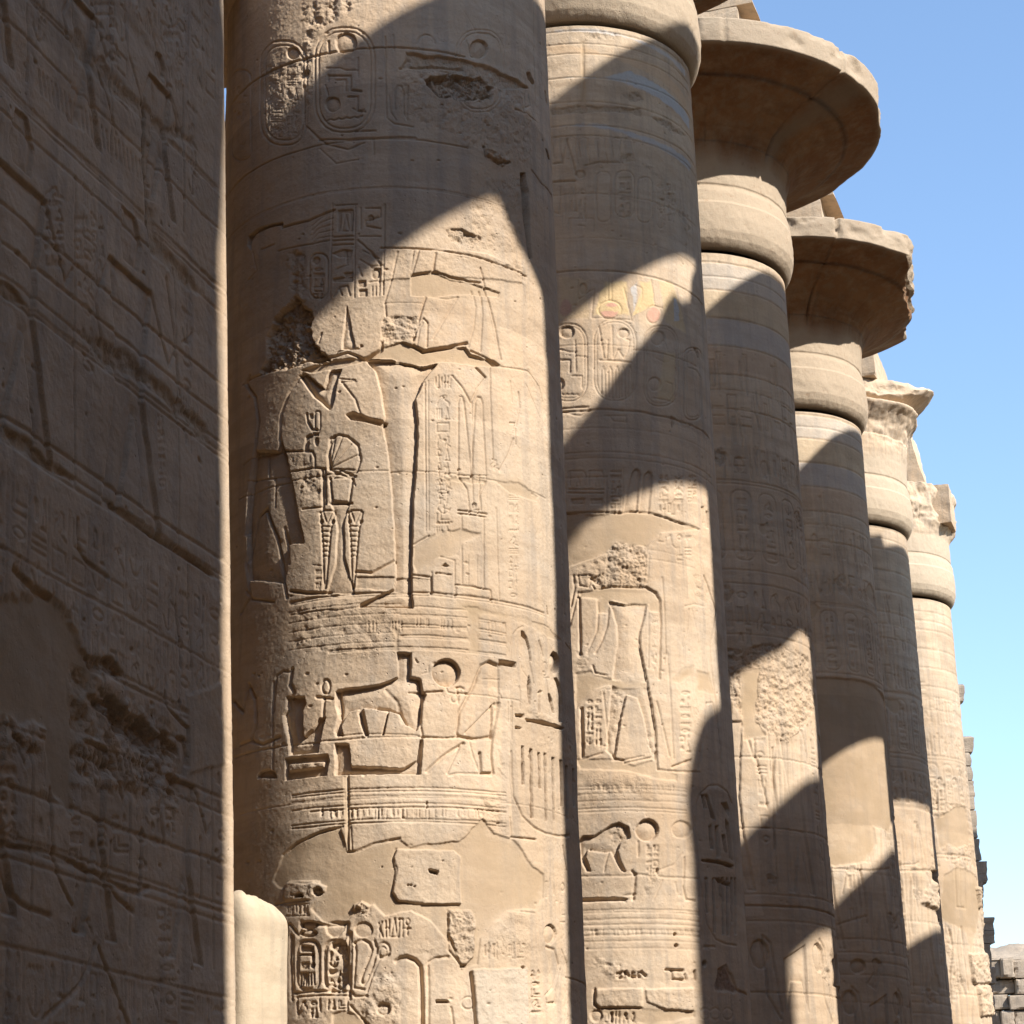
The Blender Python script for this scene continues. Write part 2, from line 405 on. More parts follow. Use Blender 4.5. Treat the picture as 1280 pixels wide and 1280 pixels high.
# ------------------------------------------------------------------ carving of the front column (traced in its own surface coordinates)
def carve_front():
    s = Relief(0, 76, 262, -.9, 11.2, .0062, 1)
    V, g, sunk, patch, rough, ring, rr, circ, text = s.V, s.g, s.sunk, s.patch, s.rough, s.ring, s.rr, s.circ, s.text
    # --- royal names high on the drum
    V(260, 0, 4)
    for m in (0, 20): g(rr(533+m, 138+m, 832-m, 662-m), .014, .014, True)
    sunk(circ(690, 215, 54), .035, .06); sunk([(597, 205), (607, 205), (612, 270), (600, 272)], .02)
    g([(590, 340), (660, 340), (690, 352), (745, 352)]); g([(600, 398), (600, 380), (712, 380), (712, 452), (765, 458)], .018, .02); g([(640, 400), (688, 400), (688, 455)])
    g([(585, 425), (600, 475)]); sunk(circ(622, 522, 38), .026, .04); g([(700, 485), (748, 485), (748, 552), (785, 560)], .016, .018); g([(725, 545), (760, 560), (780, 548)])
    g([(590+i*20, 606-(8 if i % 2 else 0)-i*2) for i in range(10)], .014, .016); g([(750, 290), (750, 380)])
    g(rr(262, 205, 492, 725), .014, .013, True); g(rr(285, 228, 474, 700), .012, .01, True); sunk(circ(425, 265, 30), .03, .05); text(300, 320, 460, 650, 2, 5, 3, .006, .009)
    g(rr(120, 350, 215, 800), .014, .012, True); text(135, 420, 205, 760, 1, 5, 4, .006, .009)
    g([(885, 185), (888, 470), (893, 590), (930, 620), (1025, 635)]); g([(905, 480), (912, 560), (940, 600)]); g([(925, 175), (930, 250)])
    g([(935, 545), (935, 455), (950, 430), (965, 430), (978, 460), (978, 560), (995, 600), (1000, 430)], .013, .013); g(circ(1090, 215, 42, 40, 12, 180, 360), .014, .014)
    g([(735, 658), (835, 655)], .016, .016); g([(480, 560), (482, 625), (550, 690), (600, 725), (700, 750), (780, 715)], .016, .014)
    g([(555, 700), (700, 700), (860, 690), (1040, 690)], .016, .016); g([(825, 700), (830, 775)]); g([(560, 745), (640, 820), (750, 800)], .012, .01)
    g([(480, 430), (478, 560)], .02, .02)
    ring(690, 250, -60, 1280, .016, .02); ring(600, 720, -120, 1300, .014, .014); ring(900, 935, -80, 1500, .01, .007); ring(650, 960, -80, 1500, .01, .006)
    rough([(440, 0), (780, 0), (640, 130), (540, 200), (500, 420), (440, 420), (470, 130)], .03)
    rough([(250, 330), (520, 300), (560, 400), (480, 700), (300, 740)], .012)
    V(440, 0, 4)
    for m in (0, 16): g(rr(520+m, 150+m, 760-m, 560-m), .012, .009, True)
    sunk(circ(635, 245, 46), .035, .06); g([(572, 205), (585, 240), (592, 282), (605, 288)])
    patch([(270, 262), (400, 280), (560, 300), (740, 360), (880, 440), (760, 440), (700, 425), (600, 385), (480, 360), (380, 350), (260, 330)], .035, .2, .4, .12, jag=.02)
    patch([(360, 395), (480, 370), (650, 380), (705, 440), (690, 490), (620, 510), (540, 500), (430, 470), (380, 440)], .07, 0, 1.6, .35, jag=.05)
    rough([(240, 330), (860, 440), (900, 600), (900, 830), (760, 830), (500, 700), (220, 600)], .016)
    patch([(660, 735), (700, 752), (785, 810), (750, 828), (672, 790)], -.03, 0, 1, 0, jag=.01)
    g([(665, 735), (670, 780), (735, 820), (790, 812)], .02, .04); g([(240, 345), (380, 330), (560, 345)], .02, .02)
    patch([(842, 865), (868, 865), (882, 960), (888, 1060), (893, 1200), (900, 1290), (885, 1290), (868, 1180), (856, 1060), (848, 960)], .07, 0, .6, .4, jag=.01, edge=.012)
    sunk([(872, 362), (890, 365), (912, 420), (905, 430), (880, 395)], .05); sunk([(962, 455), (970, 460), (975, 525), (965, 500)], .05); sunk([(966, 745), (976, 752), (990, 800), (980, 795)], .05)
    g([(820, 545), (870, 565), (915, 605)], .012, .012); g([(862, 470), (866, 540), (890, 530), (880, 470)]); g([(908, 0), (910, 180), (914, 400), (918, 520)], .016, .018)
    g([(900, 850), (950, 920), (1010, 1010)], .014, .014); rough([(640, 900), (850, 860), (860, 1280), (480, 1280), (520, 1150)], .014)
    patch([(480, 1150), (560, 1160), (650, 1190), (600, 1230), (500, 1200)], .02, 0, 1, .1, jag=.05)
    g([(750, 190), (752, 420)], .01, .005); g([(560, 60), (620, 160), (740, 200)], .01, .006)
    # --- headdress, wings and text of the offering scene
    V(280, 240, 3.0476)
    sunk([(90, 200), (92, 170), (130, 140), (180, 122), (222, 116), (222, 126), (180, 134), (125, 158), (105, 190), (104, 225)], .045, .05); g([(222, 135), (320, 110), (420, 68)], .018, .024)
    for i in range(5): g([(415, 78+i*22), (370-i*4, 98+i*20), (335, 128+i*18)], .011, .009)
    g([(110, 230), (125, 300), (90, 340)]); g([(205, 225), (330, 200), (400, 185)], .014, .014); g([(140, 220), (190, 200)])
    g([(500, 52), (497, 402)], .011, .012); g([(612, 48), (606, 392)], .013, .016); g([(425, 52), (505, 48)]); g([(412, 45), (404, 400)], .011, .01)
    sunk([(432, 68), (492, 68), (492, 150), (480, 150), (480, 80), (445, 80), (445, 150), (434, 150)], .02); g([(463, 85), (450, 150), (478, 150)], .012, .012, True)
    for y in (172, 186, 203): g([(416, y), (492, y-3)], .013, .016)
    sunk([(415, 235), (450, 220), (492, 222), (480, 250), (440, 250)], .02); g([(465, 225), (470, 280), (430, 295)]); sunk([(455, 310), (492, 305), (492, 320), (460, 325)], .02)
    sunk([(415, 330), (492, 322), (492, 345), (415, 345)], .02); g([(420, 398), (440, 365), (470, 360), (480, 395)]); g([(450, 395), (440, 370)])
    g([(520, 60), (520, 140)]); g([(540, 62), (595, 62), (595, 95), (540, 110), (540, 130), (595, 140)], .015, .017); sunk(circ(560, 100, 12), .02)
    g([(515, 170), (595, 170)]); g([(510, 185), (560, 230), (598, 280)], .016, .018); g([(530, 225), (590, 255)]); g([(520, 260), (560, 285), (605, 282)])
    sunk(circ(577, 312, 16, 20), .028, .03); g([(560, 290), (595, 295), (592, 340)], .014, .016); sunk([(512, 340), (540, 338), (540, 362), (512, 362)], .024); g([(555, 345), (592, 340), (592, 358)]); g([(565, 362), (565, 395)]); g([(578, 362), (578, 395)]); g([(592, 362), (590, 395)]); sunk([(515, 375), (545, 372), (545, 398), (515, 398)], .02)
    g([(513, 290), (525, 322)]); g(rr(326, 235, 395, 405), .014, .014, True); sunk(circ(350, 262, 14), .02); text(332, 285, 388, 395, 1, 4, 9)
    rough([(230, 210), (320, 220), (330, 600), (140, 690), (150, 560), (250, 400)], .03)
    patch([(200, 480), (270, 400), (330, 440), (340, 560), (400, 640), (250, 670), (150, 680), (160, 560)], .06, 0, 1.6, .25, jag=.06)
    patch([(605, 215), (740, 222), (1000, 236), (1130, 300), (1140, 350), (900, 330), (600, 340)], -.012, 0, .15, 0, keep=.7, jag=.01)
    ring(740, 218, 600, 1150, .016, .022)
    # crown plumes
    g([(660, 232), (640, 330), (612, 420), (618, 480)], .014, .014); g([(722, 222), (712, 300)], .013, .015); g([(740, 225), (716, 312)], .016, .02)
    g([(805, 232), (790, 330), (755, 440), (732, 520), (722, 565)], .018, .028); g([(720, 565), (745, 500), (760, 482), (775, 500), (772, 590)], .015, .018); g([(735, 585), (745, 520), (757, 500)])
    g([(890, 402), (795, 560)], .016, .012); g([(890, 402), (850, 410), (780, 400)], .012, .008)
    patch([(712, 322), (760, 312), (805, 308), (860, 330), (935, 345), (1050, 385), (1045, 402), (880, 392), (800, 402), (712, 395)], .02, 1, 0, 0, jag=.008, edge=.01)
    g([(712, 318), (760, 310), (805, 306), (860, 326), (935, 342), (975, 345)], .014, .026)
    g([(975, 292), (990, 350), (1005, 410), (1035, 520), (1057, 638)], .014, .02); g([(975, 380), (985, 460), (978, 608)], .014, .018); g([(945, 380), (958, 440), (950, 520), (930, 590)], .016, .012)
    g([(1135, 330), (1150, 420), (1140, 480)], .01, .01); g([(1000, 420), (1030, 560)], .008, .005)
    patch([(612, 480), (735, 475), (745, 505), (722, 570), (660, 572), (598, 600), (600, 520)], .012, 0, .7, 0, jag=.03); rough([(600, 470), (740, 470), (700, 580), (590, 600)], .02)
    g([(612, 425), (760, 425)], .01, .006)
    rough([(1000, 230), (1150, 260), (1160, 420), (1120, 330), (1000, 280)], .02)
    sunk([(468, 430), (448, 600), (502, 600)], .03, .03); g([(345, 570), (372, 540), (362, 575)], .014, .016); sunk([(430, 612), (530, 590), (528, 582), (518, 580), (515, 598), (440, 605)], .024)
    # broken joint with its mortar fill
    patch([(430, 640), (540, 632), (600, 596), (680, 566), (760, 603), (860, 590), (920, 592), (940, 622), (1030, 640), (1062, 664), (960, 662), (880, 650), (815, 648), (760, 662), (690, 656), (640, 636), (560, 632), (520, 650), (440, 668), (330, 690), (290, 680)], .03, 1, 0, 0, jag=.012, edge=.014)
    g([(280, 652), (420, 628), (470, 612), (540, 640), (600, 600), (600, 570)], .018, .032); g([(722, 585), (760, 606), (850, 592), (925, 576)], .02, .04); g([(940, 605), (1000, 630), (1040, 662)], .014, .022); g([(85, 720), (150, 692), (300, 658)], .018, .02)
    g([(1040, 664), (1160, 682), (1200, 740), (1215, 800)], .012, .012)
    # the two figures
    T = lambda L, k: [(x, y) for x, y in L]
    sunk([(540, 640), (575, 680), (600, 770), (612, 850), (605, 895), (625, 1000), (640, 1150), (648, 1290), (655, 1480), (650, 1510), (520, 1570), (515, 1580), (720, 1585), (716, 1450), (722, 1200), (740, 970), (740, 880), (732, 790), (760, 720), (812, 655), (760, 665), (640, 640)], .055, .12, floor=.06)
    sunk([(286, 700), (310, 690), (345, 720), (380, 748), (402, 676), (447, 678), (438, 700), (412, 822), (403, 830), (340, 780)], .05, .035)
    sunk([(465, 848), (490, 838), (560, 862), (608, 872), (622, 878), (618, 888), (600, 892), (540, 878), (480, 866)], .06, .05, floor=.8)
    g([(445, 720), (500, 790), (520, 850)], .016, .012); g([(440, 712), (500, 718)], .01, .012); g([(445, 725), (505, 724)], .008, .01)
    g([(95, 700), (82, 730), (118, 780), (132, 870), (120, 960), (92, 1150), (85, 1300)], .024, .03)
    g([(300, 690), (250, 760), (215, 850), (210, 940), (235, 1030)], .02, .022)
    sunk([(200, 985), (215, 945), (238, 1010), (262, 1120), (285, 1240), (305, 1336), (247, 1345), (240, 1450), (226, 1490), (92, 1478), (86, 1300), (95, 1150), (118, 985)], .045, .22, floor=.1)
    g([(75, 1040), (110, 1010), (200, 990), (240, 985)], .012, .012); g([(90, 1100), (180, 1090), (250, 1080)], .012, .01); g([(160, 990), (165, 1080)]); g([(190, 1100), (190, 1200)])
    # signs and offerings between them
    g([(315, 845), (318, 875), (335, 905), (352, 905)], .016, .02); sunk([(325, 845), (340, 845), (340, 865), (325, 865)], .02); g(rr(346, 835, 366, 908), .012, .013, True)
    sunk([(310, 930), (322, 925), (322, 985), (302, 985)], .022); sunk(circ(328, 930, 9, 8), .02); sunk(circ(352, 952, 8, 16), .025); sunk([(340, 918), (360, 918), (358, 928), (340, 928)], .02)
    g([(235, 988), (335, 988), (345, 1010), (345, 1050), (255, 1065)], .014, .018); rough([(240, 990), (340, 990), (345, 1060), (380, 1080), (370, 1200), (280, 1220), (250, 1090)], .012)
    g([(345, 1050), (385, 1055), (385, 1090)], .014, .02); g([(400, 1055), (404, 940), (435, 925), (470, 932), (510, 965), (520, 1020), (505, 1068), (470, 1085), (430, 1070), (400, 1055)], .018, .022)
    for p in ((425, 930), (450, 935), (485, 960), (515, 1000), (500, 1060)): g([(402, 1055), p], .013, .015)
    g([(402, 1055), (395, 1000), (420, 930)], .016, .018)
    g([(415, 1085), (445, 1060), (500, 1085)], .018, .024); g([(404, 1092), (412, 1180), (478, 1184), (492, 1092)], .016, .02); g([(404, 1092), (492, 1090)], .012, .01)
    g([(372, 1060), (378, 1210)], .016, .022); g([(385, 1090), (388, 1190)], .016, .018); g([(487, 1090), (500, 1120)], .012, .014)
    ring(450, 1072, 60, 1220, .012, .009)
    # text column and lotus columns at the right of the scene
    g([(765, 725), (770, 1290)], .012, .013); g([(777, 720), (780, 1290)], .010, .009); g([(735, 790), (770, 735)], .01, .01)
    text(800, 695, 870, 750, 3, 1, 31); text(798, 765, 870, 1290, 1, 10, 33, .011, .010)
    g([(868, 700), (905, 740), (928, 780), (938, 800)], .014, .016); g([(995, 712), (968, 745), (942, 800)], .014, .014); g([(960, 668), (998, 706)], .016, .026)
    g([(893, 1100), (893, 800), (900, 780), (908, 780), (914, 800), (945, 1090)], .014, .016); g([(943, 1090), (958, 800), (966, 782), (978, 784), (985, 805), (1000, 1090)], .014, .016); g([(930, 820), (945, 800), (950, 1080)], .01, .01)
    g([(1015, 668), (1018, 850), (1026, 1018)], .013, .018); text(1005, 1015, 1055, 1060, 1, 1, 6); g([(1125, 765), (1130, 820), (1115, 890)], .018, .022); g([(1105, 940), (1085, 1000), (1050, 1062)], .018, .014)
    g([(1093, 720), (1100, 800)], .01, .01); g([(1090, 880), (1110, 880), (1112, 960)], .014, .018); g([(1150, 730), (1205, 860)], .01, .008); rough([(1080, 900), (1110, 880), (1120, 960), (1090, 960)], .01)
    patch([(800, 1075), (850, 1090), (1000, 1098), (1000, 1110), (850, 1102)], .01, 1); patch([(1020, 1100), (1130, 1110), (1200, 1160), (1190, 1180), (1090, 1150)], .01, 1, jag=.02)
    V(280, 560, 2.909)
    g([(858, 110), (885, 150), (895, 240)], .013, .015); g([(955, 120), (930, 170), (925, 240)], .013, .015); g([(905, 100), (908, 225), (935, 225), (930, 100)], .012, .014); sunk(circ(912, 208, 9, 10), .02); g([(850, 100), (960, 100)], .01, .009)
    g([(852, 226), (955, 240)], .014, .02); g([(852, 238), (950, 250)], .014, .02); g([(865, 245), (865, 492)], .012, .013); g([(945, 255), (945, 515)], .013, .016)
    g([(888, 390), (888, 500), (920, 505), (920, 392)], .009, .007); g([(843, 535), (843, 498), (970, 518), (972, 560)], .014, .018)
    text(765, 60, 835, 300, 1, 5, 37, .011, .010)
    g([(990, 220), (1000, 550)], .012, .012); text(1030, 165, 1075, 545, 1, 9, 41, .010, .009); g([(1105, 60), (1110, 540)], .009, .006)
    g([(745, 320), (690, 352)], .014, .02)
    patch([(690, 362), (740, 325), (800, 302), (860, 296), (932, 310), (930, 318), (870, 345), (850, 390), (780, 400), (700, 450), (688, 420)], .012, 1, 0, 0, jag=.015)
    sunk([(482, 468), (752, 476), (752, 530), (720, 530), (480, 512)], .012, .2); g([(684, 462), (752, 470), (754, 532)], .014, .02)
    g([(755, 452), (754, 534), (838, 545), (838, 410), (790, 395)], .012, .012); sunk([(785, 432), (802, 420), (822, 432)], .03); g([(770, 455), (825, 462)], .014, .018)
    ring(600, 526, 240, 1160, .016, .018); ring(600, 536, 240, 1160, .012, .010)
    # stand with bound lotus bundles
    sunk([(388, 200), (460, 200), (438, 265), (440, 400), (475, 528), (372, 530), (405, 420), (412, 300), (405, 250)], .022, .05); g([(385, 202), (465, 202)], .016, .02)
    for x0 in (350, 452):
        g([(x0, 235), (x0+12, 228), (x0+45, 228), (x0+52, 235), (x0+38, 300), (x0+20, 510)], .014, .017); g([(x0, 235), (x0+8, 330), (x0+15, 510)], .014, .017)
        g([(x0+10, 232), (x0+25, 275), (x0+45, 232)], .011, .012)
        for y in range(285, 410, 18): g([(x0+6+(y-285)*.05, y), (x0+40-(y-285)*.09, y+2)], .011, .013)
        sunk(circ(x0+5, 268, 8), .02); sunk(circ(x0+46, 268, 8), .02)
    g([(385, 110), (395, 195), (455, 200), (465, 110)], .014, .016); g([(360, 80), (362, 215), (285, 222)], .013, .016); g([(480, 450), (540, 455), (620, 412)], .02, .026); rough([(490, 445), (620, 412), (620, 430), (500, 462)], .012)
    g([(215, 290), (232, 370), (235, 420)], .024, .02); g([(240, 520), (300, 528), (385, 528)], .02, .03); g([(322, 425), (362, 430), (360, 520)], .009, .007); text(330, 440, 356, 500, 1, 2, 7, .008)
    g([(60, 600), (95, 540), (80, 420), (120, 250), (150, 222), (190, 330), (212, 460), (228, 545)], .022, .026); g([(80, 520), (100, 550), (180, 560)], .016, .016); g([(150, 225), (200, 340)], .014, .012)
    rough([(245, 110), (330, 80), (365, 85), (360, 210), (285, 220)], .01)
    # border bands
    V(280, 560, 2.909)
    for y, d in ((615, .009), (622, .006), (652, .012), (660, .009), (690, .012), (697, .007), (733, .012), (740, .009)): ring(700, y-8, 640 if y < 730 else 380, 1022, .012, d)
    for y in (560, 600, 634, 668, 700): ring(480, y+8, 235, 640, .011, .006)
    rn = random.Random(5)
    for x in (700, 712, 735, 742, 790, 798, 812, 828, 885, 895, 905, 960, 972, 985, 1022, 1016): g([(x, 628-8+max(0, (x-700))*.05), (x, 652-4+max(0, x-700)*.1)], .010, .009)
    for x in (525, 540, 552, 612, 622, 634, 645): g([(x, 632), (x, 664)], .010, .010)
    rough([(240, 560), (640, 560), (650, 640), (600, 760), (380, 770), (240, 740)], .014, 14); ring(600, 575, 240, 1180, .012, .010, .02)
    patch([(620, 660), (640, 660), (640, 745), (615, 740)], .008, 1); patch([(885, 575), (925, 580), (925, 745), (890, 740)], .008, 1, jag=.02); patch([(860, 575), (1020, 600), (1160, 650), (1230, 700), (1180, 690), (1090, 640), (900, 600)], .006, 1, jag=.03)
    # bull, disc, falcon
    sunk([(405, 885), (425, 876), (480, 872), (560, 860), (635, 832), (630, 742), (682, 744), (680, 832), (715, 842), (722, 888), (735, 895), (722, 930), (715, 1000), (700, 1028), (660, 1005), (640, 965), (600, 955), (582, 1042), (574, 1044), (594, 960), (540, 946), (505, 945), (515, 1000), (525, 1045), (512, 1045), (495, 1000), (488, 950), (455, 958), (425, 1010), (430, 1045), (408, 1044), (418, 985), (405, 930)], .055, .11, floor=.25)
    g([(415, 885), (425, 960), (405, 1030), (412, 1045)], .018, .024); g([(590, 880), (630, 920), (650, 1000)], .024, .012)
    g([(490, 960), (520, 1048)], .014, .02); g([(560, 945), (600, 950), (640, 965), (665, 1005)], .018, .016)
    g([(420, 1048), (480, 1040), (700, 1045), (720, 1052)], .01, .01); g([(500, 1050), (505, 1052)], .01, .01); g([(720, 895), (715, 1010), (722, 1052), (800, 1055), (850, 1052)], .014, .018)
    V(480, 780, 8)
    sunk(circ(620, 485, 140, 140, 30), .06, .085, floor=.25); g([(620, 640), (640, 685), (700, 695), (830, 700)], .012, .014); g([(285, 530), (350, 545), (380, 665)], .012, .014); g([(445, 420), (445, 480), (380, 500)], .010, .01); g([(250, 680), (400, 685), (580, 675)], .014, .02)
    g([(720, 640), (760, 632), (795, 650)], .014, .016); g(circ(745, 665, 22, 28, 10), .010, .012, True); g([(745, 690), (740, 790)], .012, .012); g(circ(700, 745, 34, 42, 12), .010, .011, True)
    sunk([(300, 330), (320, 350), (345, 390), (320, 380)], .015); rough([(370, 720), (520, 740), (460, 900), (420, 980), (370, 980)], .016, 22)
    V(280, 560, 2.909)
    sunk([(1000, 792), (965, 776), (935, 792), (905, 870), (855, 960), (845, 1030), (852, 1050), (905, 1060), (975, 1052), (975, 1000), (1000, 930)], .016, .10, floor=.1); g([(1000, 792), (965, 776), (935, 792), (905, 870), (855, 960), (845, 1030), (850, 1048), (905, 1060), (975, 1052), (1000, 930)], .022, .026); sunk([(1000, 770), (1062, 780), (1060, 797), (1000, 788)], .07, .1, floor=.9)
    g([(975, 940), (975, 1050), (972, 1120), (980, 1184), (935, 1182), (930, 1110)], .018, .03); g([(985, 930), (880, 1035)], .016, .020); g([(870, 1075), (800, 1120), (738, 1176)], .022, .026); g([(858, 1085), (835, 1130), (812, 1182)], .014, .016); g([(890, 1060), (905, 1120), (930, 1182)], .012, .01); g([(820, 1190), (850, 1182), (975, 1190)], .016, .01)
    g([(940, 840), (1000, 842)], .010, .008); g([(1000, 890), (1010, 910)], .01, .01); ring(950, 900, 850, 1075, .010, .008)
    # throne, ankh and kneeling figure at the left
    g(circ(371, 868, 14, 26, 16), .016, .02, True); g([(338, 906), (392, 912)], .018, .022); g([(364, 905), (360, 985)], .018, .022)
    sunk([(228, 905), (292, 903), (298, 930), (285, 960), (288, 1050), (322, 1020), (345, 985), (366, 980), (352, 1050), (340, 1108), (235, 1116), (232, 1060), (218, 1000), (214, 970), (228, 950)], .055, .12, floor=.2)
    g([(248, 805), (240, 860), (255, 890), (245, 903)], .026, .03); sunk([(220, 1128), (375, 1114), (382, 1142), (372, 1190), (222, 1208)], .04, .2, floor=.6); patch([(232, 1150), (365, 1140), (362, 1160), (232, 1175)], .0, 0, .3, 0, edge=.012, jag=.005)
    sunk([(402, 1075), (452, 1075), (458, 1110), (462, 1158), (655, 1165), (700, 1135), (712, 1062), (724, 1056), (716, 1186), (560, 1186), (404, 1188)], .055, .1, floor=.3)
    g([(35, 920), (70, 960), (90, 860), (115, 910), (118, 1000), (100, 1060)], .024, .026); g([(180, 960), (190, 830), (215, 812), (235, 815)], .018, .016); g([(180, 850), (175, 1180)], .016, .014); g([(60, 1080), (100, 1065), (140, 1080), (200, 1050)], .02, .02); sunk(circ(155, 1200, 34, 30, 12, 180, 360), .04)
    ring(420, 1060, 40, 730, .012, .010)
    # plumes and lesser signs at the right
    V(620, 760, 9.143)
    g([(160, 620), (172, 420), (200, 300), (245, 240), (300, 212)], .014, .010); sunk([(288, 262), (318, 275), (352, 340), (385, 470), (402, 612), (382, 600), (365, 460), (335, 360), (288, 315)], .05, .08, floor=.7)
    g([(380, 620), (405, 720), (430, 860)], .013, .016); sunk([(372, 775), (392, 850), (400, 980), (392, 1105), (378, 1105), (358, 1000), (352, 900)], .06, .1, floor=.8); g([(275, 620), (300, 720), (360, 800)], .01, .006)
    sunk([(570, -30), (580, -20), (595, 80), (580, 80)], .05, .05); g([(490, 380), (515, 450), (540, 550)], .013, .018); g([(510, 520), (515, 920)], .009, .008); g(circ(562, 700, 28, 78, 14), .010, .010, True); g([(550, 800), (605, 800)], .010, .01); g([(578, 820), (600, 985)], .012, .016)
    sunk([(590, 980), (612, 988), (640, 1060), (665, 1200), (640, 1190), (605, 1060)], .06, .1, floor=.8); sunk([(470, 975), (500, 945), (528, 950), (500, 985), (500, 1200), (478, 1210), (482, 1050)], .03, .05)
    g([(262, 900), (272, 960), (272, 1150)], .011, .012); sunk([(220, 1215), (312, 1238), (300, 1250), (222, 1235)], .05, .08, floor=.8)
    sunk(circ(670, 625, 62, 125, 18), .06, .06); sunk([(662, 800), (700, 805), (740, 880), (760, 1100), (755, 1300), (720, 1300), (715, 1000), (690, 860)], .05, .06, floor=.6); g([(800, 400), (860, 490)], .012, .014)
    g([(40, 1040), (0, 1120)], .01, .01); g([(135, 1080), (135, 1300)], .010, .010); g([(180, 1085), (180, 1300)], .010, .010)
    V(280, 560, 2.909)
    sunk([(1060, 968), (1090, 970), (1088, 978), (1060, 976)], .05, floor=.8); sunk([(1095, 985), (1150, 990), (1235, 1018), (1230, 1026), (1150, 1005), (1100, 994)], .05, floor=.8); sunk([(1060, 1012), (1082, 1016), (1080, 1022), (1060, 1020)], .05, floor=.8)
    g([(1045, 920), (1048, 1060)], .01, .01); rough([(985, 1080), (1020, 1100), (1030, 1200), (990, 1190), (990, 1120)], .03); rough([(1090, 930), (1200, 980), (1190, 1000), (1090, 990)], .012)
    # great oval with its strokes
    V(280, 900, 2.7826)
    g([(1000, 110), (1003, 200), (1008, 265), (1040, 335), (1080, 375), (1120, 395), (1165, 405), (1200, 402)], .016, .018); g([(1000, 408), (1085, 416)], .014, .022); g([(995, 340), (1000, 405)], .010, .012)
    for x, a, b in ((1038, 90, 225), (1068, 100, 340), (1096, 112, 238), (1118, 115, 352), (1145, 130, 350), (1172, 140, 300), (1192, 160, 345), (1215, 170, 300)): sunk([(x-4, a), (x+5, a+2), (x+7, b), (x-1, b)], .055, .1, floor=.8)
    # bands under the scene
    for y, d in ((236, .012), (246, .012), (262, .006), (290, .01), (303, .014), (344, .012), (354, .014)): ring(640, y, 235 if y != 303 else 300, 980, .012, d)
    rn = random.Random(8)
    for i in range(62):
        x = rn.uniform(330, 905); g([(x, 311), (x, 311+rn.uniform(18, 32))], .010, .009)
    patch([(415, 195), (428, 195), (432, 455), (425, 420), (420, 300)], .008, 1, edge=.01, jag=.004); g([(430, 190), (432, 340), (432, 450)], .016, .022); g([(440, 365), (445, 450)], .012, .012); g([(705, 285), (705, 305)], .012, .02)
    rough([(890, 250), (975, 250), (990, 400), (920, 380), (870, 330)], .028)
    patch([(205, 478), (250, 430), (320, 395), (405, 375), (428, 455), (455, 458), (520, 430), (600, 413), (650, 440), (740, 428), (820, 422), (870, 375), (900, 345), (940, 395), (1000, 411), (1040, 452), (1078, 512), (1115, 535), (1112, 620), (1085, 658), (990, 662), (930, 720), (895, 760), (882, 850), (840, 862), (800, 800), (770, 760), (720, 700), (650, 662), (560, 680), (520, 640), (440, 690), (420, 710), (345, 702), (305, 655), (345, 595), (330, 562), (225, 562), (205, 590), (170, 560)], .014, 1, 0, 0, jag=.014, edge=.014)
    g([(205, 470), (250, 430), (330, 392), (412, 370)], .016, .02); g([(430, 458), (460, 456), (520, 430), (610, 412)], .016, .018)
    patch([(598, 448), (720, 452), (800, 456), (824, 476), (820, 550), (826, 640), (690, 640), (605, 630), (584, 600), (598, 520), (588, 480)], -.014, .12, .1, 0, edge=.012, jag=.008)
    g([(598, 450), (588, 480), (600, 520), (584, 600), (605, 632), (690, 638)], .014, .014)
    sunk([(712, 518), (745, 525), (742, 538), (713, 530)], .14, .2, floor=1, jag=0); 
    for x, y in ((650, 575), (662, 580), (640, 575), (760, 490), (795, 488), (548, 510)): sunk(circ(x, y, 4, 3, 6), .03, floor=1)
    # lower register
    V(340, 1080, 5.818)
    patch([(110, 135), (250, 145), (300, 128), (390, 165), (380, 200), (300, 235), (285, 260), (105, 262), (85, 240)], -.012, 0, .4, 0, jag=.01, edge=.012); sunk([(170, 245)]+circ(202, 245, 32, 32, 10, 180, 360)+[(235, 245)], .05, floor=.8); sunk(circ(332, 200, 36, 34), .06, .06, floor=.5)
    g([(20, 300), (150, 275), (260, 265)], .011, .010)
    s.paint([(18, 152), (50, 143), (56, 160), (26, 214), (46, 212), (48, 222), (14, 222), (40, 162), (20, 164)], (.75, .73, .68), .9, .004); s.paint([(18, 297), (150, 276), (150, 283), (18, 304)], (.7, .66, .58), .7, .004)
    text(110, 290, 270, 370, 3, 1, 51, .008); g([(100, 300), (270, 290)], .010, .008); g([(100, 380), (270, 376)], .010, .008)
    sunk(circ(268, 445, 62, 34), .035, .04); sunk(circ(265, 505, 64, 30), .035, .04); sunk([(385, 450), (530, 440), (520, 490), (480, 530), (440, 535), (400, 500)], .02, .08); g([(330, 440), (380, 445), (450, 435), (550, 435), (530, 540), (500, 570)], .026, .03)
    sunk(circ(665, 478, 68, 58), .018, .05); g([(130, 440), (200, 530), (215, 420)], .02, .02); g([(30, 440), (110, 450), (110, 520)], .02, .02)
    for (a, b_, c, d_) in ((180, 556, 345, 920), (378, 556, 552, 922)):
        g(rr(a, b_, c, d_), .018, .02, True); g(rr(a+16, b_+16, c-16, d_-16), .012, .012, True)
    sunk([(205, 590), (285, 590), (290, 640), (205, 640)], .03); sunk([(200, 655), (295, 650), (295, 668), (200, 668)], .03); sunk([(285, 595), (305, 595), (308, 760), (290, 750)], .03); sunk([(210, 715), (272, 712), (272, 765), (210, 765)], .016); sunk(circ(295, 738, 20), .03)
    for x in (210, 228, 246, 264, 286, 306): sunk([(x-5, 790), (x+5, 790), (x+6, 880), (x-4, 885)], .026)
    patch([(440, 575), (530, 560), (548, 620), (545, 860), (500, 910), (470, 900), (420, 880), (470, 800), (500, 700), (480, 650), (430, 610)], .05, 0, .7, .2, edge=.012, jag=.02); text(408, 640, 490, 890, 1, 4, 52, .024, .015)
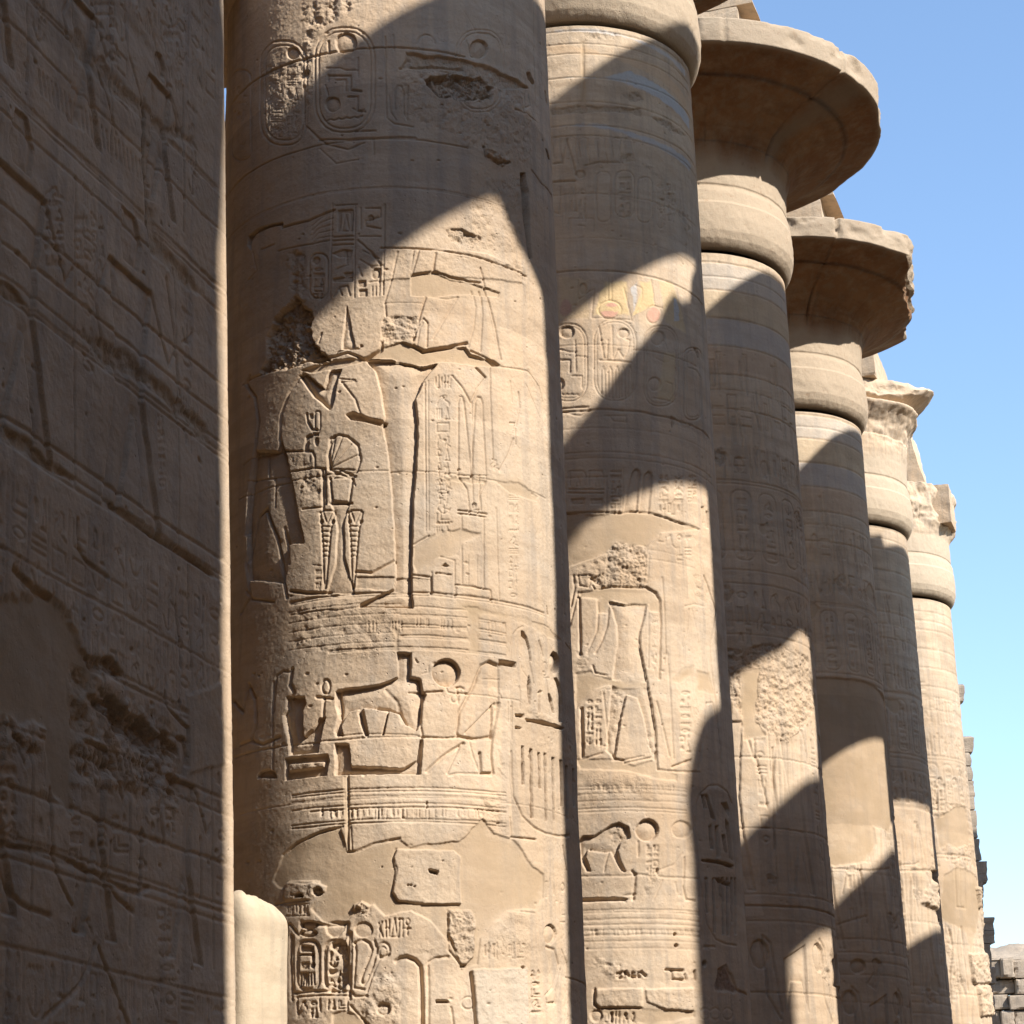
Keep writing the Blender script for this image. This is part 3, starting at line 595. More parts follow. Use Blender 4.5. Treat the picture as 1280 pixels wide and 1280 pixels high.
    g([(170, 940), (380, 925), (565, 930)], .02, .026); g([(170, 968), (360, 955), (560, 958)], .018, .02); g([(140, 520), (135, 700), (145, 985)], .02, .022); g([(155, 520), (160, 940)], .014, .012); g([(560, 500), (555, 700), (565, 980)], .02, .026); g([(578, 500), (575, 920), (600, 965), (690, 960)], .015, .016)
    g([(600, 575), (660, 550), (705, 575), (728, 625), (700, 700), (652, 820), (650, 860), (668, 875), (690, 850), (735, 740), (760, 620), (745, 560)], .018, .022); g([(600, 575), (610, 640), (595, 900), (670, 915)], .016, .016); g([(690, 930), (700, 900), (750, 760), (790, 680), (850, 660)], .015, .014)
    g(circ(810, 630, 45, 58, 16), .016, .016, True); g(circ(808, 640, 26, 38, 12), .010, .010)
    for L in ([(775, 430), (785, 470), (775, 530)], [(775, 470), (800, 420)], [(785, 470), (805, 530)], [(825, 415), (828, 530)], [(850, 405), (852, 530)], [(828, 465), (850, 465)], [(890, 395), (865, 530), (910, 530), (890, 395)], [(925, 400), (920, 530)], [(925, 400), (950, 400), (950, 525)], [(985, 440), (985, 515)], [(965, 470), (1005, 470)]): g(L, .012, .016)
    g(circ(985, 418, 14, 22, 10), .01, .014, True)
    g([(905, 705), (930, 685), (980, 676), (1040, 700), (1078, 745), (1088, 900), (1090, 1170)], .026, .045); g([(1140, 715), (1190, 684), (1280, 676)], .018, .022); g([(1132, 730), (1138, 900), (1136, 1170)], .018, .016)
    sunk(circ(808, 1055, 52, 50), .03, .05); rough([(740, 780), (880, 740), (940, 820), (930, 1170), (590, 1170), (600, 980), (700, 930)], .026, 18); rough([(590, 260), (720, 290), (720, 430), (600, 420)], .03); patch([(590, 290), (650, 265), (720, 300), (700, 360), (620, 370), (585, 330)], -.02, 0, 1.3, 0, jag=.02); rough([(900, 560), (1130, 560), (1270, 700), (1000, 670)], .016)
    text(190, 985, 340, 1060, 2, 1, 53, .014); text(390, 985, 545, 1060, 2, 1, 54, .014); g([(180, 980), (185, 1090)], .016, .018); g([(345, 980), (348, 1060)], .016, .018); g([(545, 980), (548, 1060)], .016, .018)
    rough([(130, 1060), (340, 1060), (420, 1120), (340, 1170), (140, 1170)], .03)
    patch([(430, 1170), (440, 1090), (520, 1060), (600, 1090), (700, 1170), (720, 1240), (400, 1240)], .012, 1, jag=.02)
    g([(570, 1030), (640, 1110), (700, 1170)], .016, .02)
    V(280, 900, 2.7826)
    patch([(862, 868), (960, 866), (1055, 862), (1056, 1075), (878, 1075), (868, 960)], -.016, 0, .15, 0, jag=.01, edge=.012); s.paint([(862, 868), (1056, 862), (1058, 1075), (875, 1075)], (.46, .40, .32), .5, .03)
    g([(858, 880), (866, 950), (876, 1070)], .018, .034); sunk([(735, 972), (780, 975), (782, 985), (738, 986)], .05, floor=.8); g(circ(850, 985, 24, 22, 12), .012, .014, True); g([(790, 1000), (800, 1075)], .013, .018)
    patch([(782, 662), (860, 660), (875, 690), (866, 820), (828, 862), (800, 790), (780, 740)], -.008, 0, 1.0, 0, jag=.02); g([(780, 662), (780, 800), (828, 858)], .014, .018); sunk([(820, 852), (842, 850), (840, 860), (822, 862)], .05, floor=.8)
    text(900, 770, 1045, 835, 5, 1, 55, .012, .010); rough([(990, 660), (1050, 670), (1100, 800), (1050, 850), (920, 830), (900, 780)], .01); g([(990, 662), (1080, 672)], .01, .008)
    sunk(circ(1134, 745, 22, 34), .03, .05); g([(1120, 790), (1150, 800), (1165, 850), (1145, 930), (1120, 960), (1125, 985), (1155, 985), (1170, 870)], .016, .02); sunk(circ(1040, 862, 8, 6, 8), .04, floor=1); text(1062, 870, 1105, 1010, 1, 4, 56, .02, .012); g([(1175, 800), (1195, 850), (1190, 1050)], .014, .014)
    text(1115, 545, 1190, 640, 3, 1, 57, .01, .009); g([(1180, 440), (1190, 520)], .016, .03)
    g([(1200, 740), (1196, 910)], .01, .01); ring(1240, 910, 1190, 1260, .01, .014)
    # drum joints and big slots on the shaded limb
    V(0, 0, 1)
    ring(600, 1000, 300, 722, .010, .006, .01)
    return s

def carve_second():
    s = Relief(1, 76, 212, -.6, 14.15, .0105, 2)
    V, g, sunk, patch, rough, ring, rr, circ, text, P = s.V, s.g, s.sunk, s.patch, s.rough, s.ring, s.rr, s.circ, s.text, s.paint
    V(660, 0, 3.765)
    for y, w_ in ((145, .016), (205, .012), (253, .014), (365, .014), (478, .014), (590, .016), (640, .012)): ring(220, y, 60, 790, w_, .014)
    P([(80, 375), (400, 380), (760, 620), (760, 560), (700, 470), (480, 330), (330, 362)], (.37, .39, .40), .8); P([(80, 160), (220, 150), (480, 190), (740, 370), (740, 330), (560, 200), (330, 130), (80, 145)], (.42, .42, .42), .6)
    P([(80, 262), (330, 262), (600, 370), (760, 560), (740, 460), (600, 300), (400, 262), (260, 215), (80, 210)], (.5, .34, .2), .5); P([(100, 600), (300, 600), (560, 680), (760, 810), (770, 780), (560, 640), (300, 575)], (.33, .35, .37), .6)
    patch([(250, 195), (265, 195), (268, 500), (255, 500)], .008, 1, jag=.01); patch([(440, 440), (520, 435), (550, 470), (480, 480)], .012, 0, .8, .5, jag=.03); patch([(100, 510), (400, 505), (530, 510), (530, 540), (300, 530), (110, 545)], .015, .3, .5, .45, jag=.03); patch([(560, 545), (640, 560), (740, 640), (680, 630)], .012, 0, .8, .4, jag=.03)
    rough([(260, 140), (430, 140), (430, 200), (270, 190)], .02); rough([(680, 180), (740, 230), (740, 400), (700, 330)], .015)
    for x in (120, 190, 245, 330, 400, 460): g([(x, 740), (x-8, 660), (x+12, 645), (x+35, 655), (x+30, 700), (x+45, 770)], .014, .012)
    g([(120, 772), (160, 765), (180, 655), (225, 820)], .02, .02); g([(270, 780), (330, 765), (430, 765)], .02, .02); sunk(circ(245, 822, 24, 20), .02)
    g(rr(322, 808, 388, 1044), .015, .014, True); g(rr(408, 805, 500, 1022), .016, .015, True); g(rr(515, 835, 585, 1048), .015, .014, True); text(420, 830, 490, 1010, 1, 5, 61, .016, .014); g([(120, 858), (220, 852)], .02, .03); text(190, 880, 280, 1000, 2, 2, 62); g([(150, 880), (150, 1010), (125, 1000)]); g([(620, 940), (640, 940), (640, 1000), (620, 1000)], .016, .014, True); text(600, 860, 700, 1050, 2, 4, 63)
    g([(195, 1080), (195, 1030), (310, 1030), (310, 1085)], .014, .012); g([(235, 1060), (265, 1065)]); patch([(430, 730), (500, 720), (500, 760), (430, 765)], .02, 0, 1, .2, jag=.03); rough([(500, 740), (620, 800), (760, 1000), (780, 1200), (650, 950), (560, 800)], .02)
    ring(250, 910, 100, 780, .012, .010, .02); ring(300, 1120, 100, 790, .010, .006)
    V(680, 300, 4)
    ring(100, 160, 60, 780, .018, .02); P([(70, 175), (230, 190), (230, 400), (70, 400)], (.5, .36, .2), .45); P([(240, 380), (300, 200), (420, 200), (430, 380)], (.55, .40, .2), .7); P([(470, 200), (540, 200), (560, 330), (440, 380), (480, 260)], (.55, .40, .2), .75); P([(570, 200), (650, 210), (720, 480), (600, 420)], (.54, .39, .2), .5)
    P([(275, 350)]+circ(330, 348, 58, 42), (.5, .27, .19), .85); P(circ(550, 372, 36, 42), (.5, .27, .19), .8); P(circ(110, 340, 40, 50), (.45, .25, .18), .6); P([(600, 560), (660, 560), (660, 820), (560, 800)], (.50, .37, .2), .5); P([(470, 200), (430, 240), (450, 380), (470, 300)], (.44, .44, .43), .6); P([(640, 280), (670, 280), (690, 420), (640, 420)], (.40, .42, .42), .6)
    g([(400, 240), (440, 400), (238, 390), (250, 250)], .014, .014); g([(322, 190), (320, 300), (338, 300), (338, 190)]); g(circ(330, 348, 58, 44), .014, .014, True); g([(455, 225), (490, 240), (492, 290), (440, 400)], .014, .012); g([(535, 195), (555, 330), (595, 340)]); g(circ(550, 372, 38, 44), .013, .012, True); sunk(circ(195, 245, 18, 28), .02); g([(170, 200), (170, 300), (240, 250)])
    for (a, b_, c, d_) in ((30, 420, 215, 805), (250, 398, 462, 802), (500, 430, 670, 830), (700, 540, 790, 900)):
        g(rr(a, b_, c, d_), .015, .016, True); g(rr(a+13, b_+13, c-13, d_-13), .012, .011, True)
    sunk(circ(115, 460, 36, 32), .035, .05); g([(70, 545), (130, 560), (160, 560)], .014, .016); g([(155, 500), (160, 660)], .015, .016); g([(75, 600), (130, 600), (130, 660)], .018, .018); g([(160, 580), (210, 585)]); sunk(circ(80, 720, 22, 28), .03); g([(140, 680), (190, 680), (190, 740)], .015, .018); g([(90+i*12, 770+(6 if i % 2 else 0)) for i in range(8)], .014, .016)
    g([(275, 430), (300, 590), (315, 590), (320, 500)], .015, .017); sunk(circ(400, 463, 30, 24), .03, .04); g([(340, 430), (345, 590)], .012, .012); g([(350, 590), (370, 545), (400, 590), (420, 560), (430, 500), (400, 490)], .015, .017); g([(280, 600), (440, 612)], .018, .02)
    for x in (295, 330, 365, 395, 430): g([(x-8, 780), (x-9, 650), (x, 632), (x+8, 650), (x+12, 790)], .013, .015)
    ring(200, 525, 60, 450, .01, .008); g([(450, 548), (560, 560), (660, 590), (760, 632)], .015, .014); sunk(circ(570, 490, 36, 38), .02, .04); sunk(circ(555, 720, 32, 36), .02, .04); g([(610, 710), (640, 720), (640, 760)]); g([(560, 590), (600, 610)]); g([(550, 790), (650, 810)]); g([(600, 500), (620, 560)])
    sunk([(750, 540), (765, 545), (775, 590), (765, 590)], .04, .05); g([(720, 640), (760, 650), (790, 700)])
    g([(90, 845), (220, 835)], .02, .02); g([(90, 860), (180, 880), (230, 850)], .018, .016); ring(300, 850, 60, 820, .02, .022, .02); g([(300, 880), (410, 880), (410, 910), (345, 905), (330, 880)], .014, .014); ring(250, 940, 60, 830, .010, .006); ring(300, 1060, 60, 830, .012, .010)
    rough([(620, 880), (820, 960), (830, 1010), (700, 950)], .02); g([(812, 1000), (815, 1250)], .014, .014); patch([(635, 880), (660, 890), (640, 940)], .02, 0, .6, .3)
    V(690, 580, 3.368)
    g([(55, 60), (230, 55)]); g([(230, 50), (228, 208)]); g([(300, 20), (296, 205)])
    for a, b_ in ((70, 148), (150, 222)): g([(a+5, 90), (a+5, 30), (b_-14, 30), (b_-6, 50), (b_-8, 90)], .014, .014); g([(a+38, 55), (a+30, 95), (a+48, 95)], .01, .01, True); g([(a, 108), (b_-6, 108)], .016, .018); g([(a, 122), (b_-6, 124)], .016, .018); sunk([(a+8, 148), (b_-10, 146), (b_-12, 170), (a+12, 172)], .02)
    text(240, 20, 298, 205, 1, 6, 71, .018, .015); sunk([(300, 205), (336, 40), (350, 22), (366, 24), (374, 45), (358, 202)], .03, .06); sunk([(366, 205), (392, 45), (404, 30), (418, 34), (426, 55), (410, 205)], .03, .06)
    for x0 in (445, 508, 565): text(x0, 45, x0+50, 150, 1, 4, 72+x0, .016, .013); 
    text(445, 155, 560, 218, 3, 1, 79, .018, .014); g([(620, 90), (640, 260)]); sunk([(628, 180), (640, 180), (642, 250), (632, 250)], .03); sunk([(648, 200), (658, 200), (658, 270), (650, 270)], .03)
    ring(300, -22, 40, 730, .012, .008)
    patch([(55, 208), (180, 212), (300, 206), (345, 200), (440, 214), (520, 242), (610, 275), (560, 282), (460, 290), (412, 335), (400, 352), (340, 345), (270, 326), (232, 372), (180, 396), (60, 436)], .02, 1, 0, 0, jag=.012, edge=.014); g([(60, 210), (300, 206), (340, 198), (440, 212), (520, 240), (620, 276)], .018, .026)
    patch([(232, 372), (270, 330), (398, 348), (402, 470), (400, 520), (270, 522), (200, 530), (160, 480), (230, 450)], .014, 0, 1.3, 0, jag=.02); rough([(75, 430), (240, 370), (260, 520), (90, 540)], .02); g([(395, 345), (380, 410), (358, 475)], .02, .016)
    g([(455, 298), (445, 325), (475, 330), (480, 310)], .016, .016); g([(490, 310), (500, 300), (505, 340), (520, 355)], .016, .016); text(520, 280, 590, 355, 2, 1, 73, .016, .013); g([(400, 360), (470, 370), (590, 410)], .01, .006); g([(405, 400), (600, 440)], .01, .006)
    g([(410, 380), (402, 500)], .012, .012); rough([(590, 450), (640, 470), (660, 580), (600, 560)], .02)
    g([(465, 478), (470, 560), (480, 800)], .016, .02); g([(490, 845), (500, 1000), (512, 1240)], .015, .018); text(462, 795, 500, 842, 1, 1, 74)
    g([(110, 470), (115, 510), (155, 520), (165, 475)], .018, .022); g([(100, 470), (175, 468)], .014, .016); g([(170, 510), (180, 528), (250, 518)], .018, .026); g([(90, 470), (95, 520), (80, 600)], .02, .022)
    patch([(115, 538), (200, 530), (262, 514), (330, 516), (400, 522), (440, 545), (455, 580), (455, 625), (412, 620), (408, 590), (330, 592), (255, 575), (240, 590), (235, 630), (195, 625), (192, 570), (120, 560)], .018, 1, jag=.012, edge=.014); g([(260, 516), (400, 520), (440, 542), (456, 575), (458, 700), (452, 905)], .022, .034)
    sunk([(240, 578), (300, 590), (402, 590), (392, 640), (374, 700), (372, 770), (395, 880), (420, 1000), (440, 1120), (447, 1285), (425, 1240), (385, 1060), (360, 985), (315, 970), (290, 1080), (264, 1240), (228, 1205), (250, 950), (262, 850), (276, 760), (274, 680)], .04, .09, floor=.1)
    g([(242, 590), (232, 680), (212, 740), (182, 795)], .02, .024); g([(190, 570), (195, 620), (190, 700), (150, 790)], .018, .014); sunk([(110, 560), (120, 560), (124, 800), (114, 800)], .035, .06); rough([(100, 780), (160, 790), (150, 880), (100, 860)], .03); g([(172, 850), (180, 880), (230, 890)], .018, .02)
    g([(75, 680), (90, 620), (110, 540)], .018, .02); g([(408, 600), (405, 860)], .014, .014); rough([(412, 620), (446, 620), (446, 900), (420, 880)], .03, 24)
    g([(578, 612), (570, 700), (552, 770)], .016, .018); g([(590, 612), (610, 700), (620, 775)], .014, .010); g([(555, 620), (548, 740)], .012, .008)
    g([(640, 472), (660, 520), (690, 620), (680, 700), (668, 760), (672, 850), (690, 1000), (715, 1260)], .022, .03); g([(560, 600), (600, 590), (640, 600)], .016, .01)
    patch([(98, 880), (165, 870), (185, 890), (250, 905), (330, 920), (402, 915), (400, 945), (300, 945), (235, 930), (185, 945), (130, 1000), (100, 1030)], .012, 1, jag=.012); patch([(610, 870), (660, 880), (680, 970), (610, 960)], .008, 1, jag=.02); patch([(510, 915), (560, 860), (600, 840), (590, 880), (550, 920)], .006, 1)
    rough([(110, 1010), (230, 940), (300, 950), (230, 1200), (220, 1180), (250, 960)], .022, 22); rough([(262, 960), (320, 970), (260, 1220), (225, 1200)], .018, 22); rough([(395, 1100), (430, 1120), (440, 1270), (400, 1250)], .02, 22)
    sunk([(118, 1025), (130, 1025), (135, 1230), (122, 1240)], .04, .05); text(140, 985, 212, 1175, 2, 5, 75, .018, .013); g([(215, 960), (240, 1190)], .012, .012)
    g([(425, 930), (400, 1000)], .012, .01); text(532, 950, 592, 1215, 1, 7, 76, .018, .014); rough([(590, 980), (625, 1000), (610, 1260), (590, 1260)], .018, 22); g([(650, 1005), (640, 1120), (615, 1285)], .018, .022); g([(650, 1008), (675, 1005), (700, 1120), (712, 1250)], .015, .014); rough([(690, 1080), (715, 1100), (720, 1280), (700, 1280)], .02)
    g([(440, 1000), (470, 1120), (495, 1230)], .015, .02); g([(262, 1240), (300, 1248), (385, 1230)], .014, .018); g([(110, 1250), (210, 1218)], .018, .02); g([(505, 1275), (585, 1245)], .02, .022)
    V(700, 940, 3.556)
    patch([(70, 30), (220, 30), (330, 60), (430, 30), (440, 80), (520, 100), (520, 130), (420, 120), (300, 85), (90, 80)], .012, 1, jag=.015); g([(425, 0), (435, 78), (520, 88), (620, 90)], .018, .02); g([(235, 10), (235, 34), (280, 38), (290, 50), (410, 25)], .018, .02); g([(500, 68), (580, 38)], .018, .018)
    for y, d in ((150, .006), (162, .008), (185, .008), (215, .008), (248, .013), (262, .01), (700, .012), (712, .01), (742, .009), (765, .01), (790, .007), (812, .01), (840, .008), (872, .006)): ring(300, y, 60, 560 if y < 300 else 620, .012, d)
    rough([(130, 90), (400, 110), (450, 220), (90, 240)], .008)
    for i in range(26): x = random.Random(i).uniform(90, 520); g([(x, 150), (x+1, 165+(i % 3)*5)], .011, .007)
    for i in range(30): x = random.Random(i+50).uniform(120, 600); g([(x, 792), (x+1, 806+(i % 3)*4)], .011, .007)
    sunk([(80, 395), (100, 372), (150, 372), (190, 350), (225, 325), (262, 312), (305, 335), (312, 382), (268, 402), (256, 440), (270, 490), (290, 532), (272, 528), (240, 470), (228, 445), (190, 448), (120, 436), (112, 470), (135, 530), (118, 530), (90, 470)], .055, .08, floor=.3)
    rough([(215, 330), (315, 320), (315, 400), (215, 430)], .03, 24); g([(215, 450), (200, 500), (198, 532)], .014, .018)
    sunk(circ(388, 348, 50, 50, 24), .065, .08, floor=.3); sunk(circ(540, 345, 44, 40), .025, .05); sunk([(342, 392), (352, 392), (350, 465), (344, 468)], .02); text(380, 410, 440, 520, 2, 3, 81, .018, .013)
    g([(553, 470), (552, 550), (548, 600), (560, 655), (600, 662)], .018, .026); g([(545, 450), (510, 500), (430, 530)], .018, .010); g([(455, 570), (415, 660)], .016, .016); rough([(350, 560), (440, 480), (460, 560), (410, 660), (350, 650)], .02); g([(320, 530), (334, 545), (330, 600), (325, 655)], .026, .034); g([(282, 640), (335, 632)], .02, .016)
    sunk([(70, 652), (282, 648), (300, 655), (290, 664), (70, 668)], .045, .1, floor=.8); ring(250, 550, 60, 620, .016, .014, .02); g([(513, 580), (520, 625)], .016, .014); rough([(470, 640), (550, 640), (550, 665), (470, 665)], .015)
    for x, y in ((510, 810), (516, 860), (305, 1066), (412, 1064)): sunk(circ(x, y, 7, 7, 8), .08, floor=1)
    sunk(circ(345, 1070, 10, 9, 8), .08, floor=1); sunk(circ(643, 940, 9, 12, 8), .06, floor=1)
    for L in ([(255, 985), (275, 980), (255, 1002), (275, 1004)], [(290, 978), (285, 1004)], [(290, 978), (312, 1000)], [(322, 980), (322, 1000), (340, 1000)], [(350, 980), (352, 1000)], [(362, 978), (380, 996)], [(470, 968), (545, 972)], [(500, 975), (500, 1010), (550, 1015)], [(555, 990), (560, 1010)], [(600, 975), (602, 1010)]): g(L, .022, .045)
    rough([(125, 900), (260, 920), (420, 980), (420, 1020), (250, 1030), (130, 960)], .03); rough([(450, 960), (600, 960), (620, 1030), (480, 1020)], .02)
    patch([(160, 1056), (365, 1050), (366, 1136), (165, 1138), (150, 1100)], -.022, 0, .3, 0, edge=.014, jag=.012); patch([(378, 1056), (592, 1050), (592, 1152), (470, 1145), (385, 1110)], -.022, 0, .4, 0, edge=.014, jag=.012); g([(155, 1056), (152, 1120), (175, 1140), (362, 1140)], .022, .034)
    patch([(135, 1140), (600, 1155), (600, 1180), (400, 1215), (190, 1160)], .01, 1, jag=.02); sunk(circ(162, 1172, 28, 28), .03, .06); text(205, 1150, 340, 1209, 4, 1, 82, .024, .016)
    # great oval
    g([(600, 330), (605, 240), (625, 185), (665, 150), (700, 148), (740, 175), (765, 230)], .018, .018); g([(622, 560), (640, 690), (655, 770), (695, 835), (740, 855), (785, 860)], .018, .018); g([(600, 330), (622, 560)], .016, .014)
    for L in ([(628, 190), (640, 190), (652, 250), (640, 250)], [(645, 190), (655, 195), (690, 300), (672, 290)], [(662, 330), (674, 330), (684, 430), (670, 430)], [(715, 228), (740, 225), (752, 255), (750, 290), (735, 260)], [(735, 300), (750, 320), (768, 480), (752, 470)], [(690, 330), (705, 330), (712, 465), (700, 465)], [(720, 370), (732, 370), (745, 450), (730, 440)], [(632, 478), (700, 482), (772, 505), (770, 520), (700, 495), (634, 486)]): sunk(L, .06, .1, floor=.8)
    for x, b_ in ((650, 712), (682, 800), (708, 640), (722, 810), (742, 815), (762, 760), (778, 810)): sunk([(x-4, 560), (x+5, 562), (x+9, b_), (x, b_)], .06, .1, floor=.8)
    sunk([(690, 560), (765, 590), (765, 600), (700, 580)], .05, .1, floor=.8); g([(640, 866), (690, 866)], .02, .02)
    P([(690, 1060), (700, 960), (740, 940), (770, 1010), (790, 1050), (830, 1080)], (.2, .12, .075), .75); s.patch([(690, 1060), (700, 960), (740, 940), (770, 1010), (790, 1050), (830, 1080)], .02, 0, .4, 0)
    for x in (645, 690, 745): g(circ(x, 1165, 24, 26, 12), .012, .009)
    return s

def rings_generic(s, zs, a0, a1, d=.012, w=.014):
    for z in zs:
        A = np.linspace(a0, a1, 26)
        s.g([(R(a)*s.r0, z+.012*float(fbm(np.array(a*.1+z*7), np.array(z*3.), 3, 3))) for a in A], w, d, raw=True)

def carve_rear(n, res, seed, azmax=205):
    """registers common to every column of the row, with their own joints and repairs"""
    s = Relief(n, 76, azmax, .2 if n < 4 else -.2, 14.1+OFF[n][2], res, seed)
    rn = random.Random(seed*31)
    az2 = azmax
    rings_generic(s, (13.95, 13.72, 13.5, 13.05, 12.6, 12.15), 76, az2, .016, .02)
    if n in (2, 3):
        for (z0, z1, c) in ((13.5, 13.95, (.42, .40, .37)), (13.05, 13.5, (.48, .37, .23)), (12.6, 13.05, (.37, .37, .37)), (12.15, 12.6, (.47, .33, .22))):
            s.paint([(R(76)*s.r0, z0), (R(az2)*s.r0, z0), (R(az2)*s.r0, z1), (R(76)*s.r0, z1)], c, .38, raw=True)
    rings_generic(s, (11.9, 10.45, 9.15, 8.95, 8.2, 4.55, 4.4, 4.2, 2.75, 2.6, 2.4), 76, az2, .014, .016)
    z = 11.6
    while z > .3:       # drum joints
        rings_generic(s, (z,), 76, az2, rn.uniform(.01, .024), .018); z -= rn.uniform(.95, 1.25)
    u = lambda a: R(a)*s.r0
    # glyph rows: drawn through local photo-free coordinates by a tiny adapter
    hold = s.xy
    s.xy = lambda pts: np.array([(u(p[0]), p[1]) for p in pts], np.float32)
    def T(a0, a1, z0, z1, cols, rows, sd, d=.02, w=.018): s.text(a1, z1, a0, z0, cols, rows, sd, d, w)
    T(80, az2, 11.95, 11.2, 15, 1, seed); T(80, az2, 11.1, 10.5, 14, 1, seed+1)
    for k, a in enumerate(range(88, int(az2), 17)):
        s.g(s.rr(a, 9.3, a+12, 10.35, 4.5, ky=.03), .02, .018, True); T(a+2, a+10, 9.4, 10.25, 1, 5, seed+k)
        s.sunk([(a+6+3*math.cos(t*.5), 10.75+.12*math.sin(t*.5)) for t in range(12)], .02)
    T(80, az2, 8.25, 8.9, 12, 2, seed+7)
    # standing figures
    for k, a in enumerate((100, 140, 178)):
        if a > az2-6: continue
        f = lambda L: [(a+x, 5+y) for x, y in L]
        s.sunk(f([(-9, 1.95), (9, 1.95), (6, 1.3), (4, .9), (7, .1), (9, -.4), (5, -.4), (0, .3), (-6, -.4), (-10, -.4), (-6, .4), (-5, .9), (-7, 1.5)]), .035, .08)
        s.sunk(f([(-3, 2.0), (3, 2.0), (4, 2.3), (2, 2.9), (-2, 2.9), (-4, 2.4)]), .03, .06); s.g(f([(9, 1.9), (14, 1.2), (13, .7)]), .03, .026); s.g(f([(-9, 1.9), (-14, 1.4), (-15, 2.0)]), .03, .026)
        s.g(f([(15, 2.6), (16, -.4)]), .02, .02); T(a+17, a+24, 5.2, 7.6, 1, 9, seed+k*5)
    for a in (95, 131, 168):
        if a > az2-8: continue
        s.sunk([(a+5*math.cos(t*.5), 3.75+.2*math.sin(t*.5)) for t in range(12)], .05, .08)
        s.sunk([(a+10, 3.9), (a+24, 3.7), (a+24, 3.0), (a+20, 3.4), (a+14, 3.4), (a+11, 3.0)], .045, .09); s.g([(a-10, 3.0), (a-6, 3.9), (a-2, 4.0), (a-3, 3.2), (a-9, 2.9)], .026, .03)
    # tall name-rings on the right limb
    s.g(s.rr(88, 2.2, 112, 4.6, 9, ky=.03), .024, .024, True); s.g(s.rr(90, 2.3, 110, 4.5, 8, ky=.03), .02, .016, True)
    for a in (93, 97, 101, 105): s.sunk([(a-.7, 3.2), (a+.7, 3.2), (a+.7, 2.5-.1*(a % 2)), (a-.7, 2.5)], .06, .1, floor=.8)
    for a, h in ((94, 4.2), (99, 4.3), (105, 4.1)): s.sunk([(a-.8, h), (a+.8, h), (a+2, h-.6), (a, h-.65)], .06, .1, floor=.8)
    s.sunk([(91, 3.42), (109, 3.42), (109, 3.34), (91, 3.34)], .06, .1, floor=.8)
    T(82, az2, .9, 1.9, 10, 2, seed+3)
    for i in range(16):
        a = rn.uniform(85, az2-5); z = rn.uniform(.6, 11.5); q = rn.uniform(2, 7)
        L = [(a+q*math.cos(t)*rn.uniform(.7, 1.3), z+q*.03*math.sin(t)*rn.uniform(.6, 1.3)) for t in np.arange(0, 6.2, .7)]
        if rn.random() < .5: s.patch(L, .02, 1, 0, 0, jag=.03)
        else: s.patch(L, .02, 0, 1.0, rn.uniform(0, .2), jag=.05)
    s.xy = hold
    if n == 2:
        s.V(0, 0, 1)
        s.patch([(908, 812), (960, 805), (1010, 820), (1020, 880), (985, 930), (930, 900), (912, 870)], .014, 0, 1.2, 0, jag=.05)
        s.patch([(925, 840), (950, 835), (945, 900), (960, 920), (930, 925)], .02, 1, jag=.03)
        for x in range(972, 1020, 6): s.g([(x, 925), (x+3, 1005)], .02, .014)
        s.g([(945, 945), (960, 1010)], .024, .03); s.g([(966, 935), (969, 1060)], .026, .036)
        s.V(860, 220, 9.143)
    if n == 3:
        s.V(1000, 920, 3.557)
        s.patch([(60, -260), (300, -240), (420, -160), (425, 300), (400, 430), (330, 400), (345, 480), (300, 560), (160, 580), (100, 560), (60, 300)], .03, 1, 0, 0, jag=.02)
        s.g([(150, 590), (310, 600), (400, 590)], .03, .03); s.g([(190, 700), (205, 610)], .026, .03); s.g([(300, 830), (290, 700), (270, 600)], .03, .04); s.g([(415, 800), (410, 650), (390, 420)], .03, .03); s.g([(250, 610), (275, 760)], .024, .024); s.g([(165, 840), (300, 800)], .026, .03)
        s.sunk(s.circ(258, 1025, 34, 32), .06, .09); s.sunk([(320, 1000), (340, 990), (362, 1010), (340, 1130), (300, 1100), (330, 1050)], .05, .08)
    if n == 4:
        s.V(1000, 920, 3.557)
        s.patch([(540, 740), (590, 650), (622, 740), (600, 780)], -.10, 0, 1.4, 0, jag=.05, edge=.1); s.patch([(590, 600), (625, 600), (650, 760), (640, 840), (612, 820), (600, 700)], .12, 0, 1, .3, jag=.02)
        s.g([(525, 400), (500, 560)], .03, .03); s.g([(530, 410), (560, 570)], .026, .024); s.g([(450, 600), (600, 600)], .03, .026); s.g([(450, 640), (455, 820)], .026, .024); s.g([(440, 575), (520, 570), (530, 560)], .03, .03)
        for x in (490, 505, 520, 540): s.g([(x, 630), (x+4, 820)], .026, .02)
    if n == 5:
        s.V(1000, 920, 3.557)
        s.patch([(600, 370), (700, 310), (740, 320), (760, 480), (700, 500), (660, 480), (620, 500)], .03, 1, jag=.03); s.patch([(620, 800), (640, 620), (700, 580), (790, 640), (800, 760), (760, 960), (740, 880), (640, 820)], .02, 1, jag=.04)
        s.g([(660, 850), (680, 930), (665, 1080), (670, 1190)], .04, .04); s.g([(720, 850), (728, 950), (750, 1130)], .04, .04); s.g([(680, 1080), (705, 1040), (735, 1150)], .034, .03)
        s.g([(690, 570), (700, 760), (740, 765), (735, 570)], .034, .03); s.g([(715, 600), (715, 750)], .026, .02)
        s.text(645, 520, 740, 560, 4, 1, 5, .03, .024); s.text(590, 210, 650, 350, 2, 4, 8, .03, .024); s.sunk(s.circ(622, 200, 13, 15), .05); s.sunk(s.circ(690, 205, 12, 18), .05)
        s.V(0, 0, 1)
